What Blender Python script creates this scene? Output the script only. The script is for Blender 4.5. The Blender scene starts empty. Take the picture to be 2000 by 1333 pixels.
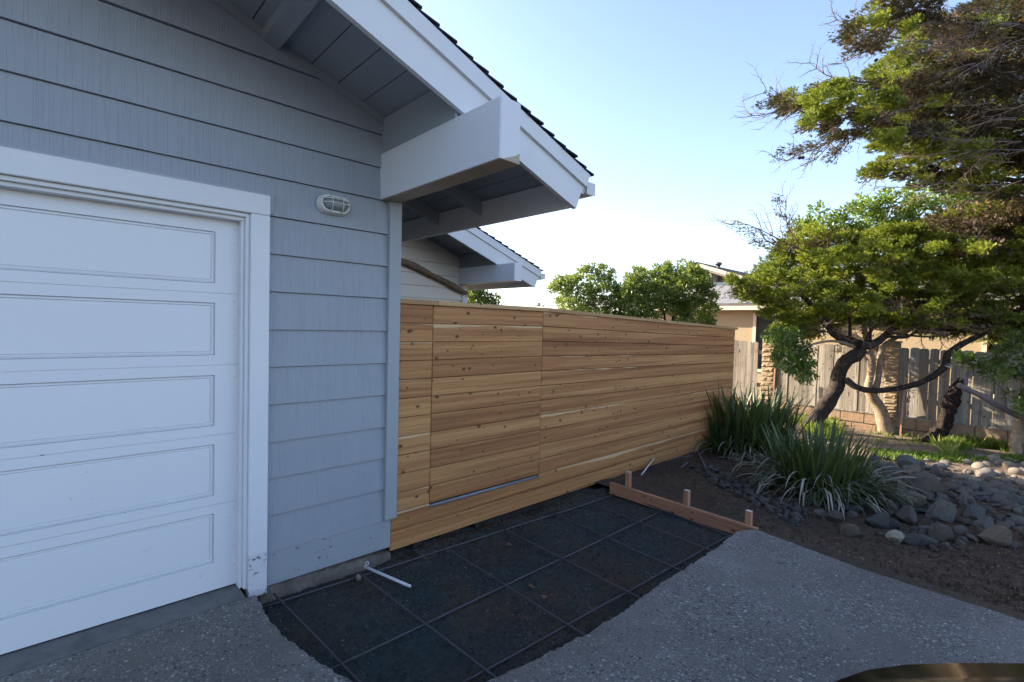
import bpy, math, random
import numpy as np
from mathutils import Vector, Matrix, noise as mnoise
random.seed(7); rng = np.random.default_rng(11)
S = bpy.context.scene
COL = S.collection
# ------------------------------------------------------------------ camera
F_PX = 955.86; YAW = 0.82263; PITCH = 0.03326; ROLL = 0.02563
CAM = Vector((3.2, 0.0, 1.53))
_fw = Vector((-math.sin(YAW) * math.cos(PITCH), math.cos(YAW) * math.cos(PITCH), -math.sin(PITCH)))
_rt = Vector((math.cos(YAW), math.sin(YAW), 0)); _up = _rt.cross(_fw)
RT = _rt * math.cos(ROLL) + _up * math.sin(ROLL); UP = _up * math.cos(ROLL) - _rt * math.sin(ROLL); FW = _fw
cd = bpy.data.cameras.new("camera"); cam = bpy.data.objects.new("camera", cd); COL.objects.link(cam)
cam.matrix_world = Matrix(((RT.x, UP.x, -FW.x, CAM.x), (RT.y, UP.y, -FW.y, CAM.y), (RT.z, UP.z, -FW.z, CAM.z), (0, 0, 0, 1)))
cd.sensor_width = 36; cd.lens = F_PX * 36 / 2000; cd.clip_start = 0.05; cd.clip_end = 2000
S.camera = cam
# ------------------------------------------------------------------ light
SUN_EL = math.radians(21.5); SUN_AZ = math.radians(199)        # direction towards the sun in the xy plane, from +X
to_sun = Vector((math.cos(SUN_EL) * math.cos(SUN_AZ), math.cos(SUN_EL) * math.sin(SUN_AZ), math.sin(SUN_EL)))
W = bpy.data.worlds.new("World"); S.world = W; W.use_nodes = True
nt = W.node_tree; nt.nodes.clear()
sky = nt.nodes.new("ShaderNodeTexSky"); sky.sky_type = 'NISHITA'; sky.sun_disc = False
sky.sun_elevation = SUN_EL; sky.sun_rotation = math.atan2(to_sun.x, to_sun.y)
sky.air_density = 1.0; sky.dust_density = 1.0; sky.ozone_density = 3.0; sky.altitude = 0
bg = nt.nodes.new("ShaderNodeBackground"); bg.inputs[1].default_value = 0.13
wo = nt.nodes.new("ShaderNodeOutputWorld")
hs = nt.nodes.new('ShaderNodeHueSaturation'); hs.inputs['Saturation'].default_value = .94; nt.links.new(sky.outputs[0], hs.inputs['Color']); wb = nt.nodes.new('ShaderNodeMix'); wb.data_type = 'RGBA'; wb.blend_type = 'MULTIPLY'; wb.inputs[0].default_value = 1; wb.inputs[7].default_value = (1.06, .965, .97, 1); nt.links.new(hs.outputs[0], wb.inputs[6]); nt.links.new(wb.outputs[2], bg.inputs[0]); nt.links.new(bg.outputs[0], wo.inputs[0])
sl = bpy.data.lights.new("sun", 'SUN'); sl.energy = 5.0; sl.angle = math.radians(0.53); sl.color = (1.0, 0.89, 0.73)
so = bpy.data.objects.new("sun", sl); COL.objects.link(so)
so.rotation_euler = to_sun.to_track_quat('Z', 'Y').to_euler()
S.view_settings.view_transform = 'Standard'; S.view_settings.look = 'None'
S.view_settings.exposure = 1.86; S.view_settings.gamma = 1; S.view_settings.use_curve_mapping = False

# ------------------------------------------------------------------ photo geometry: a pixel of the 2000 px frame to a place
def ray(px, py): return FW + RT * ((px - 1000) / F_PX) - UP * ((py - 666.5) / F_PX)
def U(px, py, d): return CAM + ray(px, py) * d
def _ax(px, py, v, i):
    r = ray(px, py); return CAM + r * ((v - CAM[i]) / r[i])
def UX(px, py, v): return _ax(px, py, v, 0)
def UY(px, py, v): return _ax(px, py, v, 1)
def UZ(px, py, v): return _ax(px, py, v, 2)
def gz(x, y):
    """height of the garden soil"""
    h = -0.165 - 0.026 * max(0, min(y, 12) - 4.2)
    h += 0.10 * math.exp(-(((x - 2.3) / .9) ** 2 + ((y - 7.0) / 1.1) ** 2))
    h += 0.02 * (mnoise.noise(Vector((x * 1.3, y * 1.3, 3))) + .5 * mnoise.noise(Vector((x * 4, y * 4, 8))))
    return h
def UG(px, py):
    p = UZ(px, py, -.25)
    for _ in range(6): p = UZ(px, py, gz(p.x, p.y))
    return p

# ------------------------------------------------------------------ object helpers
def tag(o, label=None, cat=None, group=None, kind=None):
    if label: o['label'] = label
    if cat: o['category'] = cat
    if group: o['group'] = group
    if kind: o['kind'] = kind
    return o
def link(o, parent=None):
    COL.objects.link(o)
    if parent is not None:
        o.parent = parent
    return o
def empty(name, loc, label, cat, group=None):
    o = bpy.data.objects.new(name, None); COL.objects.link(o); o.location = loc
    o.empty_display_size = .1
    WORLD[o.name] = Vector(loc)
    return tag(o, label, cat, group)
WORLD = {}
def wloc(p): return WORLD.get(p.name, Vector((0, 0, 0))) if p is not None else Vector((0, 0, 0))
class MB:
    def __init__(s): s.v = []; s.f = []; s.mi = []; s.sm = []
    def add(s, vs, fs, mi=0, smooth=False):
        b = len(s.v); s.v += [tuple(v) for v in vs]
        for f in fs: s.f.append([b + i for i in f]); s.mi.append(mi); s.sm.append(smooth)
    def box(s, a, b, mi=0):
        (x0, y0, z0), (x1, y1, z1) = a, b
        x0, x1 = min(x0, x1), max(x0, x1); y0, y1 = min(y0, y1), max(y0, y1); z0, z1 = min(z0, z1), max(z0, z1)
        s.add([(x0, y0, z0), (x1, y0, z0), (x1, y1, z0), (x0, y1, z0), (x0, y0, z1), (x1, y0, z1), (x1, y1, z1), (x0, y1, z1)],
              [(0, 3, 2, 1), (4, 5, 6, 7), (0, 1, 5, 4), (1, 2, 6, 5), (2, 3, 7, 6), (3, 0, 4, 7)], mi)
    def hexa(s, q, mi=0):
        s.add(q, [(0, 3, 2, 1), (4, 5, 6, 7), (0, 1, 5, 4), (1, 2, 6, 5), (2, 3, 7, 6), (3, 0, 4, 7)], mi)
    def prism(s, poly, off, mi=0, smooth=False):
        """poly: list of 3d points (one face), off: vector of thickness"""
        n = len(poly); off = Vector(off); A = [Vector(p) for p in poly]; B = [p + off for p in A]
        s.add(A + B, [tuple(range(n))[::-1], tuple(range(n, 2 * n))] + [(i, (i + 1) % n, n + (i + 1) % n, n + i) for i in range(n)], mi, smooth)
    def tube(s, pts, rad, seg=8, mi=0, smooth=True, bump=0, cap=True, seed=0, fq=9.):
        pts = [Vector(p) for p in pts]; n = len(pts)
        if not hasattr(rad, '__len__'): rad = [rad] * n
        ref = None; vs = []; fs = []
        for i, p in enumerate(pts):
            t = (pts[min(i + 1, n - 1)] - pts[max(i - 1, 0)])
            if t.length < 1e-9: t = Vector((0, 0, 1))
            t.normalize()
            if ref is None: ref = t.orthogonal().normalized()
            ref = (ref - t * ref.dot(t)).normalized(); bi = t.cross(ref)
            for k in range(seg):
                a = 2 * math.pi * k / seg; d = ref * math.cos(a) + bi * math.sin(a)
                r = rad[i]
                if bump: r *= 1 + bump * (mnoise.noise(p * fq + d * 2.2 + Vector((seed, 0, 0))) + .6 * mnoise.noise(p * fq * .5 + d * 4.5 + Vector((seed, 5, 0))))
                vs.append(p + d * r)
        for i in range(n - 1):
            for k in range(seg):
                fs.append((i * seg + k, i * seg + (k + 1) % seg, (i + 1) * seg + (k + 1) % seg, (i + 1) * seg + k))
        if cap: fs.append(tuple(range(seg))[::-1]); fs.append(tuple(range((n - 1) * seg, n * seg)))
        s.add(vs, fs, mi, smooth)
    def build(s, name, mats, parent=None, origin=None, bevel=0):
        me = bpy.data.meshes.new(name)
        o0 = Vector(origin) if origin is not None else Vector((0, 0, 0))
        if origin is None and parent is not None: o0 = wloc(parent)
        me.from_pydata([(v[0] - o0.x, v[1] - o0.y, v[2] - o0.z) for v in s.v], [], s.f)
        if not isinstance(mats, (list, tuple)): mats = [mats]
        for m in mats: me.materials.append(m)
        me.polygons.foreach_set('material_index', s.mi); me.polygons.foreach_set('use_smooth', s.sm)
        me.update()
        if bevel:
            import bmesh
            bm = bmesh.new(); bm.from_mesh(me)
            es = [e for e in bm.edges if len(e.link_faces) == 2 and e.calc_face_angle(0) > .6]
            bmesh.ops.bevel(bm, geom=es, offset=bevel, segments=1, affect='EDGES'); bm.to_mesh(me); bm.free()
        o = bpy.data.objects.new(name, me); link(o, parent)
        o.location = o0 - wloc(parent)
        WORLD[o.name] = o0
        return o
def boxo(name, a, b, mat, parent=None, origin='c', bevel=0):
    m = MB(); m.box(a, b)
    og = [(a[i] + b[i]) / 2 for i in range(3)] if origin == 'c' else origin
    return m.build(name, mat, parent, og, bevel)
def smooth_path(pts, n=5):
    """Catmull-Rom through (point, radius)"""
    P = [(Vector(p), r) for p, r in pts]; out = []; rr = []
    for i in range(len(P) - 1):
        p0 = P[max(i - 1, 0)]; p1 = P[i]; p2 = P[i + 1]; p3 = P[min(i + 2, len(P) - 1)]
        for k in range(n):
            t = k / n
            out.append(.5 * ((2 * p1[0]) + (p2[0] - p0[0]) * t + (2 * p0[0] - 5 * p1[0] + 4 * p2[0] - p3[0]) * t * t + (3 * p1[0] - p0[0] - 3 * p2[0] + p3[0]) * t ** 3))
            rr.append(p1[1] * (1 - t) + p2[1] * t)
    out.append(P[-1][0]); rr.append(P[-1][1]); return out, rr

# ------------------------------------------------------------------ material helpers
class NT:
    def __init__(s, name):
        s.m = bpy.data.materials.new(name); s.m.use_nodes = True; s.t = s.m.node_tree; s.t.nodes.clear()
        s.out = s.t.nodes.new("ShaderNodeOutputMaterial"); s.b = s.t.nodes.new("ShaderNodeBsdfPrincipled")
        s.t.links.new(s.b.outputs[0], s.out.inputs[0])
    def n(s, typ, **kw):
        nd = s.t.nodes.new("ShaderNode" + typ)
        for k, v in kw.items():
            if k.startswith('i_'):
                key = k[2:].replace('_', ' ')
                key = int(key) if key.isdigit() else key
                s.set(nd.inputs[key], v)
            else: setattr(nd, k, v)
        return nd
    def set(s, inp, v):
        if isinstance(v, bpy.types.NodeSocket): s.t.links.new(v, inp)
        elif isinstance(v, bpy.types.Node): s.t.links.new(v.outputs[0], inp)
        else:
            if hasattr(inp.default_value, '__len__') and not isinstance(v, str) and hasattr(v, '__len__') and len(inp.default_value) == 4 and len(v) == 3: v = (*v, 1)
            inp.default_value = v
    def math(s, op, a, b=0.0, c=0.0, clamp=False):
        nd = s.t.nodes.new("ShaderNodeMath"); nd.operation = op; nd.use_clamp = clamp
        s.set(nd.inputs[0], a); s.set(nd.inputs[1], b); s.set(nd.inputs[2], c); return nd.outputs[0]
    def mix(s, f, a, b, bt='MIX'):
        nd = s.t.nodes.new("ShaderNodeMix"); nd.data_type = 'RGBA'; nd.blend_type = bt
        s.set(nd.inputs[0], f); s.set(nd.inputs[6], a); s.set(nd.inputs[7], b); return nd.outputs[2]
    def ramp(s, f, stops, interp='LINEAR'):
        nd = s.t.nodes.new("ShaderNodeValToRGB"); cr = nd.color_ramp; cr.interpolation = interp
        while len(cr.elements) < len(stops): cr.elements.new(.5)
        for e, (p, c) in zip(cr.elements, stops):
            e.position = p; e.color = (c, c, c, 1) if not hasattr(c, '__len__') else (*c[:3], 1)
        s.set(nd.inputs[0], f); return nd.outputs[0]
    def obj(s, rand=True, scale=(1, 1, 1)):
        tc = s.n("TexCoord"); v = tc.outputs['Object']
        if rand:
            oi = s.n("ObjectInfo"); sc = s.n("VectorMath", operation='SCALE'); s.set(sc.inputs[0], (37.1, 51.7, 23.3)); s.set(sc.inputs['Scale'], oi.outputs['Random'])
            ad = s.n("VectorMath", operation='ADD'); s.set(ad.inputs[0], v); s.set(ad.inputs[1], sc.outputs[0]); v = ad.outputs[0]
        if scale != (1, 1, 1): v = s.vmul(v, scale)
        return v
    def vmul(s, v, sc):
        m = s.n("VectorMath", operation='MULTIPLY'); s.set(m.inputs[0], v); s.set(m.inputs[1], sc); return m.outputs[0]
    def vadd(s, v, w):
        m = s.n("VectorMath", operation='ADD'); s.set(m.inputs[0], v); s.set(m.inputs[1], w); return m.outputs[0]
    def noise(s, v, scale=5, detail=3, rough=.55, dist=0):
        nd = s.n("TexNoise"); s.set(nd.inputs['Vector'], v); nd.inputs['Scale'].default_value = scale
        nd.inputs['Detail'].default_value = detail; nd.inputs['Roughness'].default_value = rough; nd.inputs['Distortion'].default_value = dist
        return nd.outputs[0]
    def vor(s, v, scale=5, feature='F1', rnd=1.0):
        nd = s.n("TexVoronoi"); nd.feature = feature; s.set(nd.inputs['Vector'], v); nd.inputs['Scale'].default_value = scale
        nd.inputs['Randomness'].default_value = rnd; return nd
    def bump(s, h, strength=.5, dist=.01, normal=None):
        nd = s.n("Bump"); nd.inputs['Strength'].default_value = strength; nd.inputs['Distance'].default_value = dist
        s.set(nd.inputs['Height'], h)
        if normal is not None: s.set(nd.inputs['Normal'], normal)
        s.set(s.b.inputs['Normal'], nd.outputs[0]); return nd.outputs[0]
    def col(s, c): s.set(s.b.inputs['Base Color'], c); return s
    def rough(s, r): s.set(s.b.inputs['Roughness'], r); return s
    def spec(s, v): s.b.inputs['Specular IOR Level'].default_value = v; return s

def m_paint(name, base, dark, groove=True, chips=0.0, chipcol=(.06, .055, .06), grain_axis=None, spec=.3, rough=.55):
    t = NT(name); v = t.obj()
    big = t.noise(v, 2.2, 3, .6); c = t.mix(t.math('MULTIPLY', big, .8), base, dark)
    fine = t.noise(v, 160, 2, .7)
    h = t.math('MULTIPLY', fine, .16)
    if groove:
        g1 = t.noise(t.vmul(v, (1, 11, .35)), 4.2, 2, .45)
        line = t.ramp(g1, [(.0, 0), (.47, 0), (.5, 1), (.53, 0), (1, 0)])
        g2 = t.noise(t.vmul(v, (1, 40, .8)), 4, 3, .6)
        h = t.math('ADD', h, t.math('MULTIPLY', line, .8)); h = t.math('ADD', h, t.math('MULTIPLY', g2, .35))
        c = t.mix(t.math('MULTIPLY', line, .05), c, (.6, .63, .66))
    if grain_axis is not None:
        sc = [30, 30, 30]; sc[grain_axis] = 1.2
        g = t.noise(t.vmul(v, tuple(sc)), 3, 4, .6); h = t.math('ADD', h, t.math('MULTIPLY', g, .5))
    mott = t.noise(v, 14, 4, .65); c = t.mix(t.ramp(mott, [(.45, 0), (.8, .22)]), c, dark)
    if chips:
        k = t.noise(t.vmul(v, (1, 1, 1.6)), 26, 5, .62); big2 = t.noise(v, 5, 2, .5)
        k = t.math('ADD', k, t.math('MULTIPLY', big2, .35)); f = t.ramp(k, [(0, 0), (chips, 0), (chips + .025, 1), (1, 1)])
        c = t.mix(f, c, chipcol); h = t.math('SUBTRACT', h, f)
    t.col(c); t.rough(rough); t.spec(spec); t.bump(h, .55, .004); return t.m

def m_wood(name, axis, cols, knots=True, sap=None, rough=.6, fine=1.0, bumpd=.002, crack=False, seamax=2, stain=None):
    """axis: long axis of the board. cols: dark, mid, light"""
    t = NT(name); v0 = t.obj()
    sep = t.n("SeparateXYZ"); t.set(sep.inputs[0], v0)
    ax = [sep.outputs[i] for i in range(3)]
    L = ax[axis]; oth = [ax[i] for i in range(3) if i != axis]
    cmb = t.n("CombineXYZ"); t.set(cmb.inputs[0], L); t.set(cmb.inputs[1], oth[1] if axis != 2 else oth[0]); t.set(cmb.inputs[2], t.math('MULTIPLY', oth[0] if axis != 2 else oth[1], .25))
    V = cmb.outputs[0]
    if knots:
        vk = t.vor(t.vmul(V, (.72, 1.0, .0)), 12.5); d = vk.outputs['Distance']
        sc = t.n("SeparateColor"); t.set(sc.inputs[0], vk.outputs['Color'])
        on = t.math('GREATER_THAN', sc.outputs[0], .06)
        size = t.math('MULTIPLY_ADD', sc.outputs[1], .15, .10)
        near = t.math('MULTIPLY', t.ramp(t.math('DIVIDE', d, size), [(0, 1), (1, .0)]), on) if False else None
        dn = t.math('DIVIDE', d, size)                       # 1 at the knot edge
        warp = t.math('MULTIPLY', t.math('EXPONENT', t.math('MULTIPLY', dn, -.55)), on)
        wv = t.n("CombineXYZ"); t.set(wv.inputs[1], t.math('MULTIPLY', warp, .015)); V2 = t.vadd(V, wv.outputs[0])
    else: V2 = V
    wob = t.noise(t.vmul(V2, (1.2, 3, 1)), 1.6, 2, .5)
    wv2 = t.n("CombineXYZ"); t.set(wv2.inputs[1], t.math('MULTIPLY', wob, .009)); V2 = t.vadd(V2, wv2.outputs[0])
    broad = t.noise(t.vmul(V2, (.28, 19, 1)), 1.0, 3, .55)
    gr = t.noise(t.vmul(V2, (1.6, 130, 1)), 1.0, 4, .6)
    rings = t.noise(t.vmul(V2, (.8, 48, 1)), 1.0, 2, .5)
    oi = t.n("ObjectInfo")
    k = t.math('ADD', t.math('MULTIPLY', broad, .9), t.math('MULTIPLY', rings, .35)); k = t.math('ADD', k, t.math('MULTIPLY_ADD', oi.outputs['Random'], .20, -.21))
    c = t.ramp(k, [(.26, cols[0]), (.45, cols[1]), (.66, cols[2])])
    c = t.mix(t.math('MULTIPLY', t.ramp(gr, [(.35, 1), (.6, 0)]), .38 * fine), c, tuple(x * .55 for x in cols[0]))
    if sap is not None:
        tc = t.n("TexCoord"); sp = t.n("SeparateXYZ"); t.set(sp.inputs[0], tc.outputs['Generated'])
        e = t.math('SUBTRACT', sp.outputs[seamax], t.math('MULTIPLY_ADD', t.noise(t.vmul(V, (.55, 0, 0)), 1.0, 3, .6), -1.1, 1.42))
        rnd2 = t.math('GREATER_THAN', t.math('FRACT', t.math('MULTIPLY', oi.outputs['Random'], 17.3)), .45)
        c = t.mix(t.math('MULTIPLY', t.ramp(e, [(0, 0), (.05, 1)]), t.math('MULTIPLY', rnd2, .55)), c, sap)
    h = t.math('MULTIPLY', gr, .5)
    if knots:
        kb = t.ramp(dn, [(0, 1), (.3, .95), (.45, .6), (.62, .75), (.8, .25), (1.0, .0)])
        kb = t.math('MULTIPLY', kb, on)
        c = t.mix(kb, c, tuple(x * .22 for x in cols[0]))
    if crack:
        cr = t.noise(t.vmul(V2, (.7, 34, 1)), 1.0, 3, .7); cf = t.ramp(cr, [(0, 1), (.30, 1), (.36, 0)]); c = t.mix(t.math('MULTIPLY', cf, .8), c, (.03, .027, .024))
        h = t.math('SUBTRACT', h, cf)
    if stain is not None:
        st = t.noise(v0, 3.5, 4, .6); c = t.mix(t.ramp(st, [(.5, 0), (.7, .55)]), c, stain)
    t.col(c); t.rough(rough); t.spec(.25); t.bump(h, .6, bumpd); return t.m

def m_leaf(name, ramp_stops, trans=.45, rough=.45, gloss=.35):
    t = NT(name)
    at = t.n("Attribute", attribute_name='tint'); v = t.obj(False); big = t.noise(v, 1.7, 2, .5)
    f = t.math('ADD', t.math('MULTIPLY', at.outputs['Fac'], .8), t.math('MULTIPLY_ADD', big, .6, -.2))
    c = t.ramp(f, ramp_stops); t.col(c); t.rough(rough); t.spec(gloss)
    tr = t.n("BsdfTranslucent"); t.set(tr.inputs[0], t.mix(.5, c, (.30, .36, .04), 'MIX'))
    mx = t.n("MixShader"); mx.inputs[0].default_value = trans
    t.t.links.new(t.b.outputs[0], mx.inputs[1]); t.t.links.new(tr.outputs[0], mx.inputs[2]); t.t.links.new(mx.outputs[0], t.out.inputs[0])
    return t.m

def m_simple(name, base, rough=.6, metal=0, var=.2, sc=20, bumpd=.002, spec=.4, base2=None, bs=None):
    t = NT(name); v = t.obj(); n1 = t.noise(v, sc, 4, .6); n2 = t.noise(v, bs or sc * 5, 3, .6)
    t.col(t.mix(t.ramp(n1, [(.3, 0), (.7, 1)]), base, base2 or tuple(x * (1 - var) for x in base))); t.rough(rough); t.b.inputs['Metallic'].default_value = metal
    t.spec(spec); t.bump(n2, .5, bumpd); return t.m

def m_concrete(name):
    t = NT(name); v = t.obj(False)
    wn = t.noise(v, 30, 2, .5); v1 = t.vadd(v, t.vmul(wn, (.012, .012, 0)))
    big = t.noise(v, .9, 4, .6); mid = t.noise(v, 5, 4, .65); wear = t.noise(v, 1.6, 3, .6)
    base = t.mix(t.ramp(big, [(.35, 0), (.65, 1)]), (.155, .137, .116), (.25, .228, .20))
    base = t.mix(t.ramp(mid, [(.4, 0), (.75, .6)]), base, (.11, .10, .088))
    c = base; H = None
    for sc_, lo, hi in ((55, .16, .30), (95, .14, .30)):
        vo = t.vor(v1, sc_, 'F1'); d = vo.outputs['Distance']; s3 = t.n("SeparateColor"); t.set(s3.inputs[0], vo.outputs['Color'])
        peb = t.ramp(s3.outputs[0], [(0, (.06, .058, .056)), (.18, (.12, .105, .09)), (.36, (.18, .165, .15)), (.55, (.25, .23, .205)), (.76, (.34, .32, .29)), (.92, (.47, .45, .42))], 'CONSTANT')
        thr = t.math('MULTIPLY_ADD', s3.outputs[1], hi, t.math('MULTIPLY_ADD', wear, .7, lo - .30))
        ins = t.ramp(t.math('SUBTRACT', thr, d), [(0, 0), (.06, 1)]); c = t.mix(t.math('MULTIPLY', ins, .92), c, peb)
        h = t.math('MULTIPLY', t.math('MAXIMUM', t.math('SUBTRACT', thr, d), 0.0), 1.6 if H is None else 1.0); H = h if H is None else t.math('ADD', H, h)
    fine = t.noise(v, 260, 3, .7); c = t.mix(t.ramp(fine, [(.3, .35), (.6, 0)]), c, (.05, .047, .045))
    stain = t.noise(v, 2.6, 5, .7); c = t.mix(t.ramp(stain, [(.55, 0), (.75, .35)]), c, (.10, .085, .07))
    t.col(c); t.rough(.75); t.spec(.35); t.bump(t.math('ADD', H, t.math('MULTIPLY', fine, .25)), .8, .007); return t.m

def m_ground(name, a, b, c3, specks, sc=3.0, dry=None):
    t = NT(name); v = t.obj(False)
    n1 = t.noise(v, sc * .5, 5, .62); n2 = t.noise(v, sc * 9, 5, .7); n3 = t.noise(v, sc * 40, 3, .7)
    c = t.mix(t.ramp(n1, [(.38, 0), (.62, 1)]), a, b); c = t.mix(t.ramp(n2, [(.45, 0), (.72, .75)]), c, c3)
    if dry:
        sy = t.n("SeparateXYZ"); t.set(sy.inputs[0], v); dd = t.math('ADD', t.math('MULTIPLY', sy.outputs[1], .1), t.math('MULTIPLY_ADD', n1, .14, -.07)); c = t.mix(t.ramp(dd, [(.745, 0), (.83, .85)]), c, dry)  # far soil paler: drier, and the sunlight put into its colour
    vo = t.vor(v, 130, 'F1'); s2 = t.n("SeparateColor"); t.set(s2.inputs[0], vo.outputs['Color'])
    clus = t.noise(v, sc * 2.4, 4, .7)
    f = t.math('MULTIPLY', t.math('LESS_THAN', vo.outputs['Distance'], .22), t.math('GREATER_THAN', t.math('ADD', s2.outputs[0], t.math('MULTIPLY_ADD', clus, 1.2, -.62)), .93))
    c = t.mix(t.math('MULTIPLY', f, .8), c, specks)
    t.col(c); t.rough(.92); t.spec(.15)
    t.bump(t.math('ADD', t.math('MULTIPLY', n2, .9), t.math('MULTIPLY', n3, .55)), 1.0, .035); return t.m

M = {}
M['siding'] = m_paint('siding_paint', (.32, .345, .38), (.27, .295, .325), True)
M['siding_flat'] = m_paint('corner_paint', (.345, .370, .385), (.29, .315, .33), False, grain_axis=2)
M['found_paint'] = m_paint('foundation_paint', (.33, .355, .38), (.27, .295, .32), False, chips=.825, chipcol=(.13, .12, .12))
M['soffit'] = m_paint('soffit_paint', (.30, .335, .355), (.25, .28, .30), False, grain_axis=0)
M['white'] = m_paint('white_paint', (.70, .705, .70), (.60, .61, .62), False)
M['door'] = m_paint('door_paint', (.70, .705, .715), (.66, .67, .68), False, chips=.925, rough=.5)
M['trim'] = m_paint('trim_paint', (.72, .73, .74), (.62, .63, .64), False, grain_axis=2, chips=.95)
M['trim_foot'] = m_paint('trim_foot_paint', (.68, .69, .70), (.5, .5, .51), False, grain_axis=2, chips=.75, chipcol=(.15, .14, .14))
M['beam'] = m_paint('beam_paint', (.70, .705, .71), (.63, .65, .67), False, chips=.94, grain_axis=0)
M['cream'] = m_paint('cream_paint', (.66, .61, .54), (.60, .55, .48), False)
M['barewood'] = m_wood('bare_beam_wood', 0, ((.20, .15, .10), (.33, .27, .19), (.45, .38, .28)), knots=False)
M['cedar'] = m_wood('cedar', 1, ((.24, .094, .036), (.38, .168, .062), (.54, .275, .106)), sap=(.74, .55, .32))
M['cedar_cap'] = m_wood('cedar_cap', 1, ((.29, .15, .065), (.42, .24, .11), (.56, .36, .17)))
M['form'] = m_wood('form_lumber', 0, ((.26, .115, .065), (.37, .175, .10), (.48, .26, .15)))
M['stake'] = m_wood('stake_lumber', 2, ((.27, .12, .07), (.40, .20, .12), (.52, .31, .19)), knots=False)
M['endgrain'] = m_simple('stake_end', (.62, .52, .40), .8, var=.3)
M['grey_plank'] = m_wood('weathered_plank', 2, ((.15, .125, .095), (.27, .23, .185), (.41, .36, .29)), crack=True, rough=.9, bumpd=.006, stain=(.17, .14, .105))
M['block'] = m_simple('block', (.36, .24, .15), .9, var=.35, sc=14, bumpd=.01, spec=.2)
M['pier'] = m_simple('pier_block', (.36, .26, .16), .92, var=.4, sc=18, bumpd=.02, spec=.2)
M['slab'] = m_concrete('aggregate_concrete')
M['apron'] = m_simple('apron_concrete', (.19, .185, .17), .85, sc=9, bumpd=.004, base2=(.11, .105, .10), spec=.3)
M['rawconc'] = m_simple('raw_concrete', (.20, .17, .135), .9, sc=9, bumpd=.02, base2=(.085, .062, .048), spec=.2)
M['pit'] = m_ground('base_sand', (.052, .074, .072), (.105, .074, .050), (.030, .036, .034), (.36, .38, .39), 2.2)
M['soil'] = m_ground('garden_soil', (.080, .058, .043), (.125, .088, .058), (.038, .028, .021), (.42, .37, .30), 2.0, dry=(.27, .20, .135))  # the dry tone also carries the sun's brightness on the far soil
M['rebar'] = m_simple('rebar_steel', (.095, .095, .115), .5, .35, sc=9, base2=(.10, .075, .075), bs=300)
M['pvc'] = m_simple('pvc', (.70, .70, .68), .4, sc=20, var=.15)
M['shingle'] = m_simple('dark_shingle', (.035, .034, .036), .95, sc=60, bumpd=.004, spec=.2)
M['shingle_grey'] = m_simple('grey_shingle', (.27, .26, .26), .95, sc=25, bumpd=.004, spec=.15, base2=(.18, .175, .18))
M['tanwall'] = m_simple('stucco', (.37, .285, .18), .9, sc=30, var=.12, bumpd=.004, spec=.15)
M['tantrim'] = m_simple('tan_trim', (.58, .50, .38), .7, var=.1)
M['browntrim'] = m_simple('brown_trim', (.26, .21, .17), .7, var=.15)
M['bark'] = m_simple('dark_bark', (.075, .056, .045), .92, sc=16, bumpd=.05, base2=(.022, .017, .015), bs=42, spec=.15)
M['barkrough'] = m_simple('rugged_bark', (.052, .038, .031), .95, sc=16, bumpd=.06, base2=(.014, .011, .010), bs=30, spec=.1)
M['barktan'] = m_simple('pale_bark', (.34, .26, .175), .9, sc=18, bumpd=.02, base2=(.20, .145, .10), bs=60, spec=.15)
M['barkgrey'] = m_simple('grey_bark', (.17, .145, .145), .85, sc=20, bumpd=.012, base2=(.12, .10, .105), bs=70, spec=.2)
M['twig'] = m_simple('dead_twig', (.25, .175, .12), .9, sc=20, base2=(.13, .09, .065), spec=.1)
M['cypress'] = m_leaf('cypress_green', [(.05, (.030, .046, .008)), (.35, (.10, .13, .018)), (.6, (.20, .235, .032)), (.85, (.32, .345, .05))], .42, .6, .25)
M['cypress_dead'] = m_leaf('cypress_brown', [(.05, (.03, .021, .016)), (.4, (.080, .056, .041)), (.75, (.15, .105, .076)), (.96, (.32, .15, .05))], .12, .85, .1)
M['hedge'] = m_leaf('shrub_leaf', [(.05, (.03, .06, .018)), (.4, (.085, .14, .03)), (.7, (.19, .25, .05)), (.95, (.34, .38, .08))], .42, .36, .5)
M['broad'] = m_leaf('broad_leaf', [(.05, (.03, .07, .014)), (.4, (.08, .15, .025)), (.7, (.17, .27, .045)), (.95, (.30, .40, .07))], .42, .35, .5)
M['strap'] = m_leaf('strap_leaf', [(.05, (.020, .036, .013)), (.45, (.042, .070, .022)), (.75, (.080, .110, .040)), (.95, (.17, .19, .09))], .22, .42, .45)
M['strap_dry'] = m_leaf('dry_strap_leaf', [(.05, (.14, .12, .09)), (.5, (.25, .23, .18)), (.9, (.38, .35, .29))], .1, .7, .2)
M['grass'] = m_leaf('grass_blade', [(.05, (.045, .09, .014)), (.45, (.11, .19, .025)), (.75, (.21, .29, .045)), (.95, (.36, .36, .10))], .45, .5, .3)
M['sand'] = m_leaf('dark_sand', [(.0, (.022, .030, .030)), (.5, (.055, .070, .066)), (.8, (.10, .085, .065)), (1, (.17, .16, .14))], .0, .9, .1)
M['grit'] = m_leaf('pale_grit', [(.0, (.12, .13, .13)), (.5, (.27, .29, .29)), (.95, (.46, .48, .48))], .0, .8, .2)
M['litter'] = m_leaf('bark_litter', [(.0, (.04, .03, .022)), (.45, (.12, .085, .055)), (.75, (.26, .19, .12)), (.97, (.50, .43, .34))], .0, .9, .1)
M['lampwhite'] = m_simple('lamp_enamel', (.68, .68, .64), .4, var=.12)
M['iron'] = m_simple('dark_steel', (.10, .10, .11), .5, .5)
M['railgrey'] = m_simple('galvanised_rail', (.26, .26, .28), .5, .2)
M['dark'] = m_simple('shadow_void', (.015, .015, .017), .9)
M['teal'] = m_simple('teal_flashing', (.06, .11, .13), .6)
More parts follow.
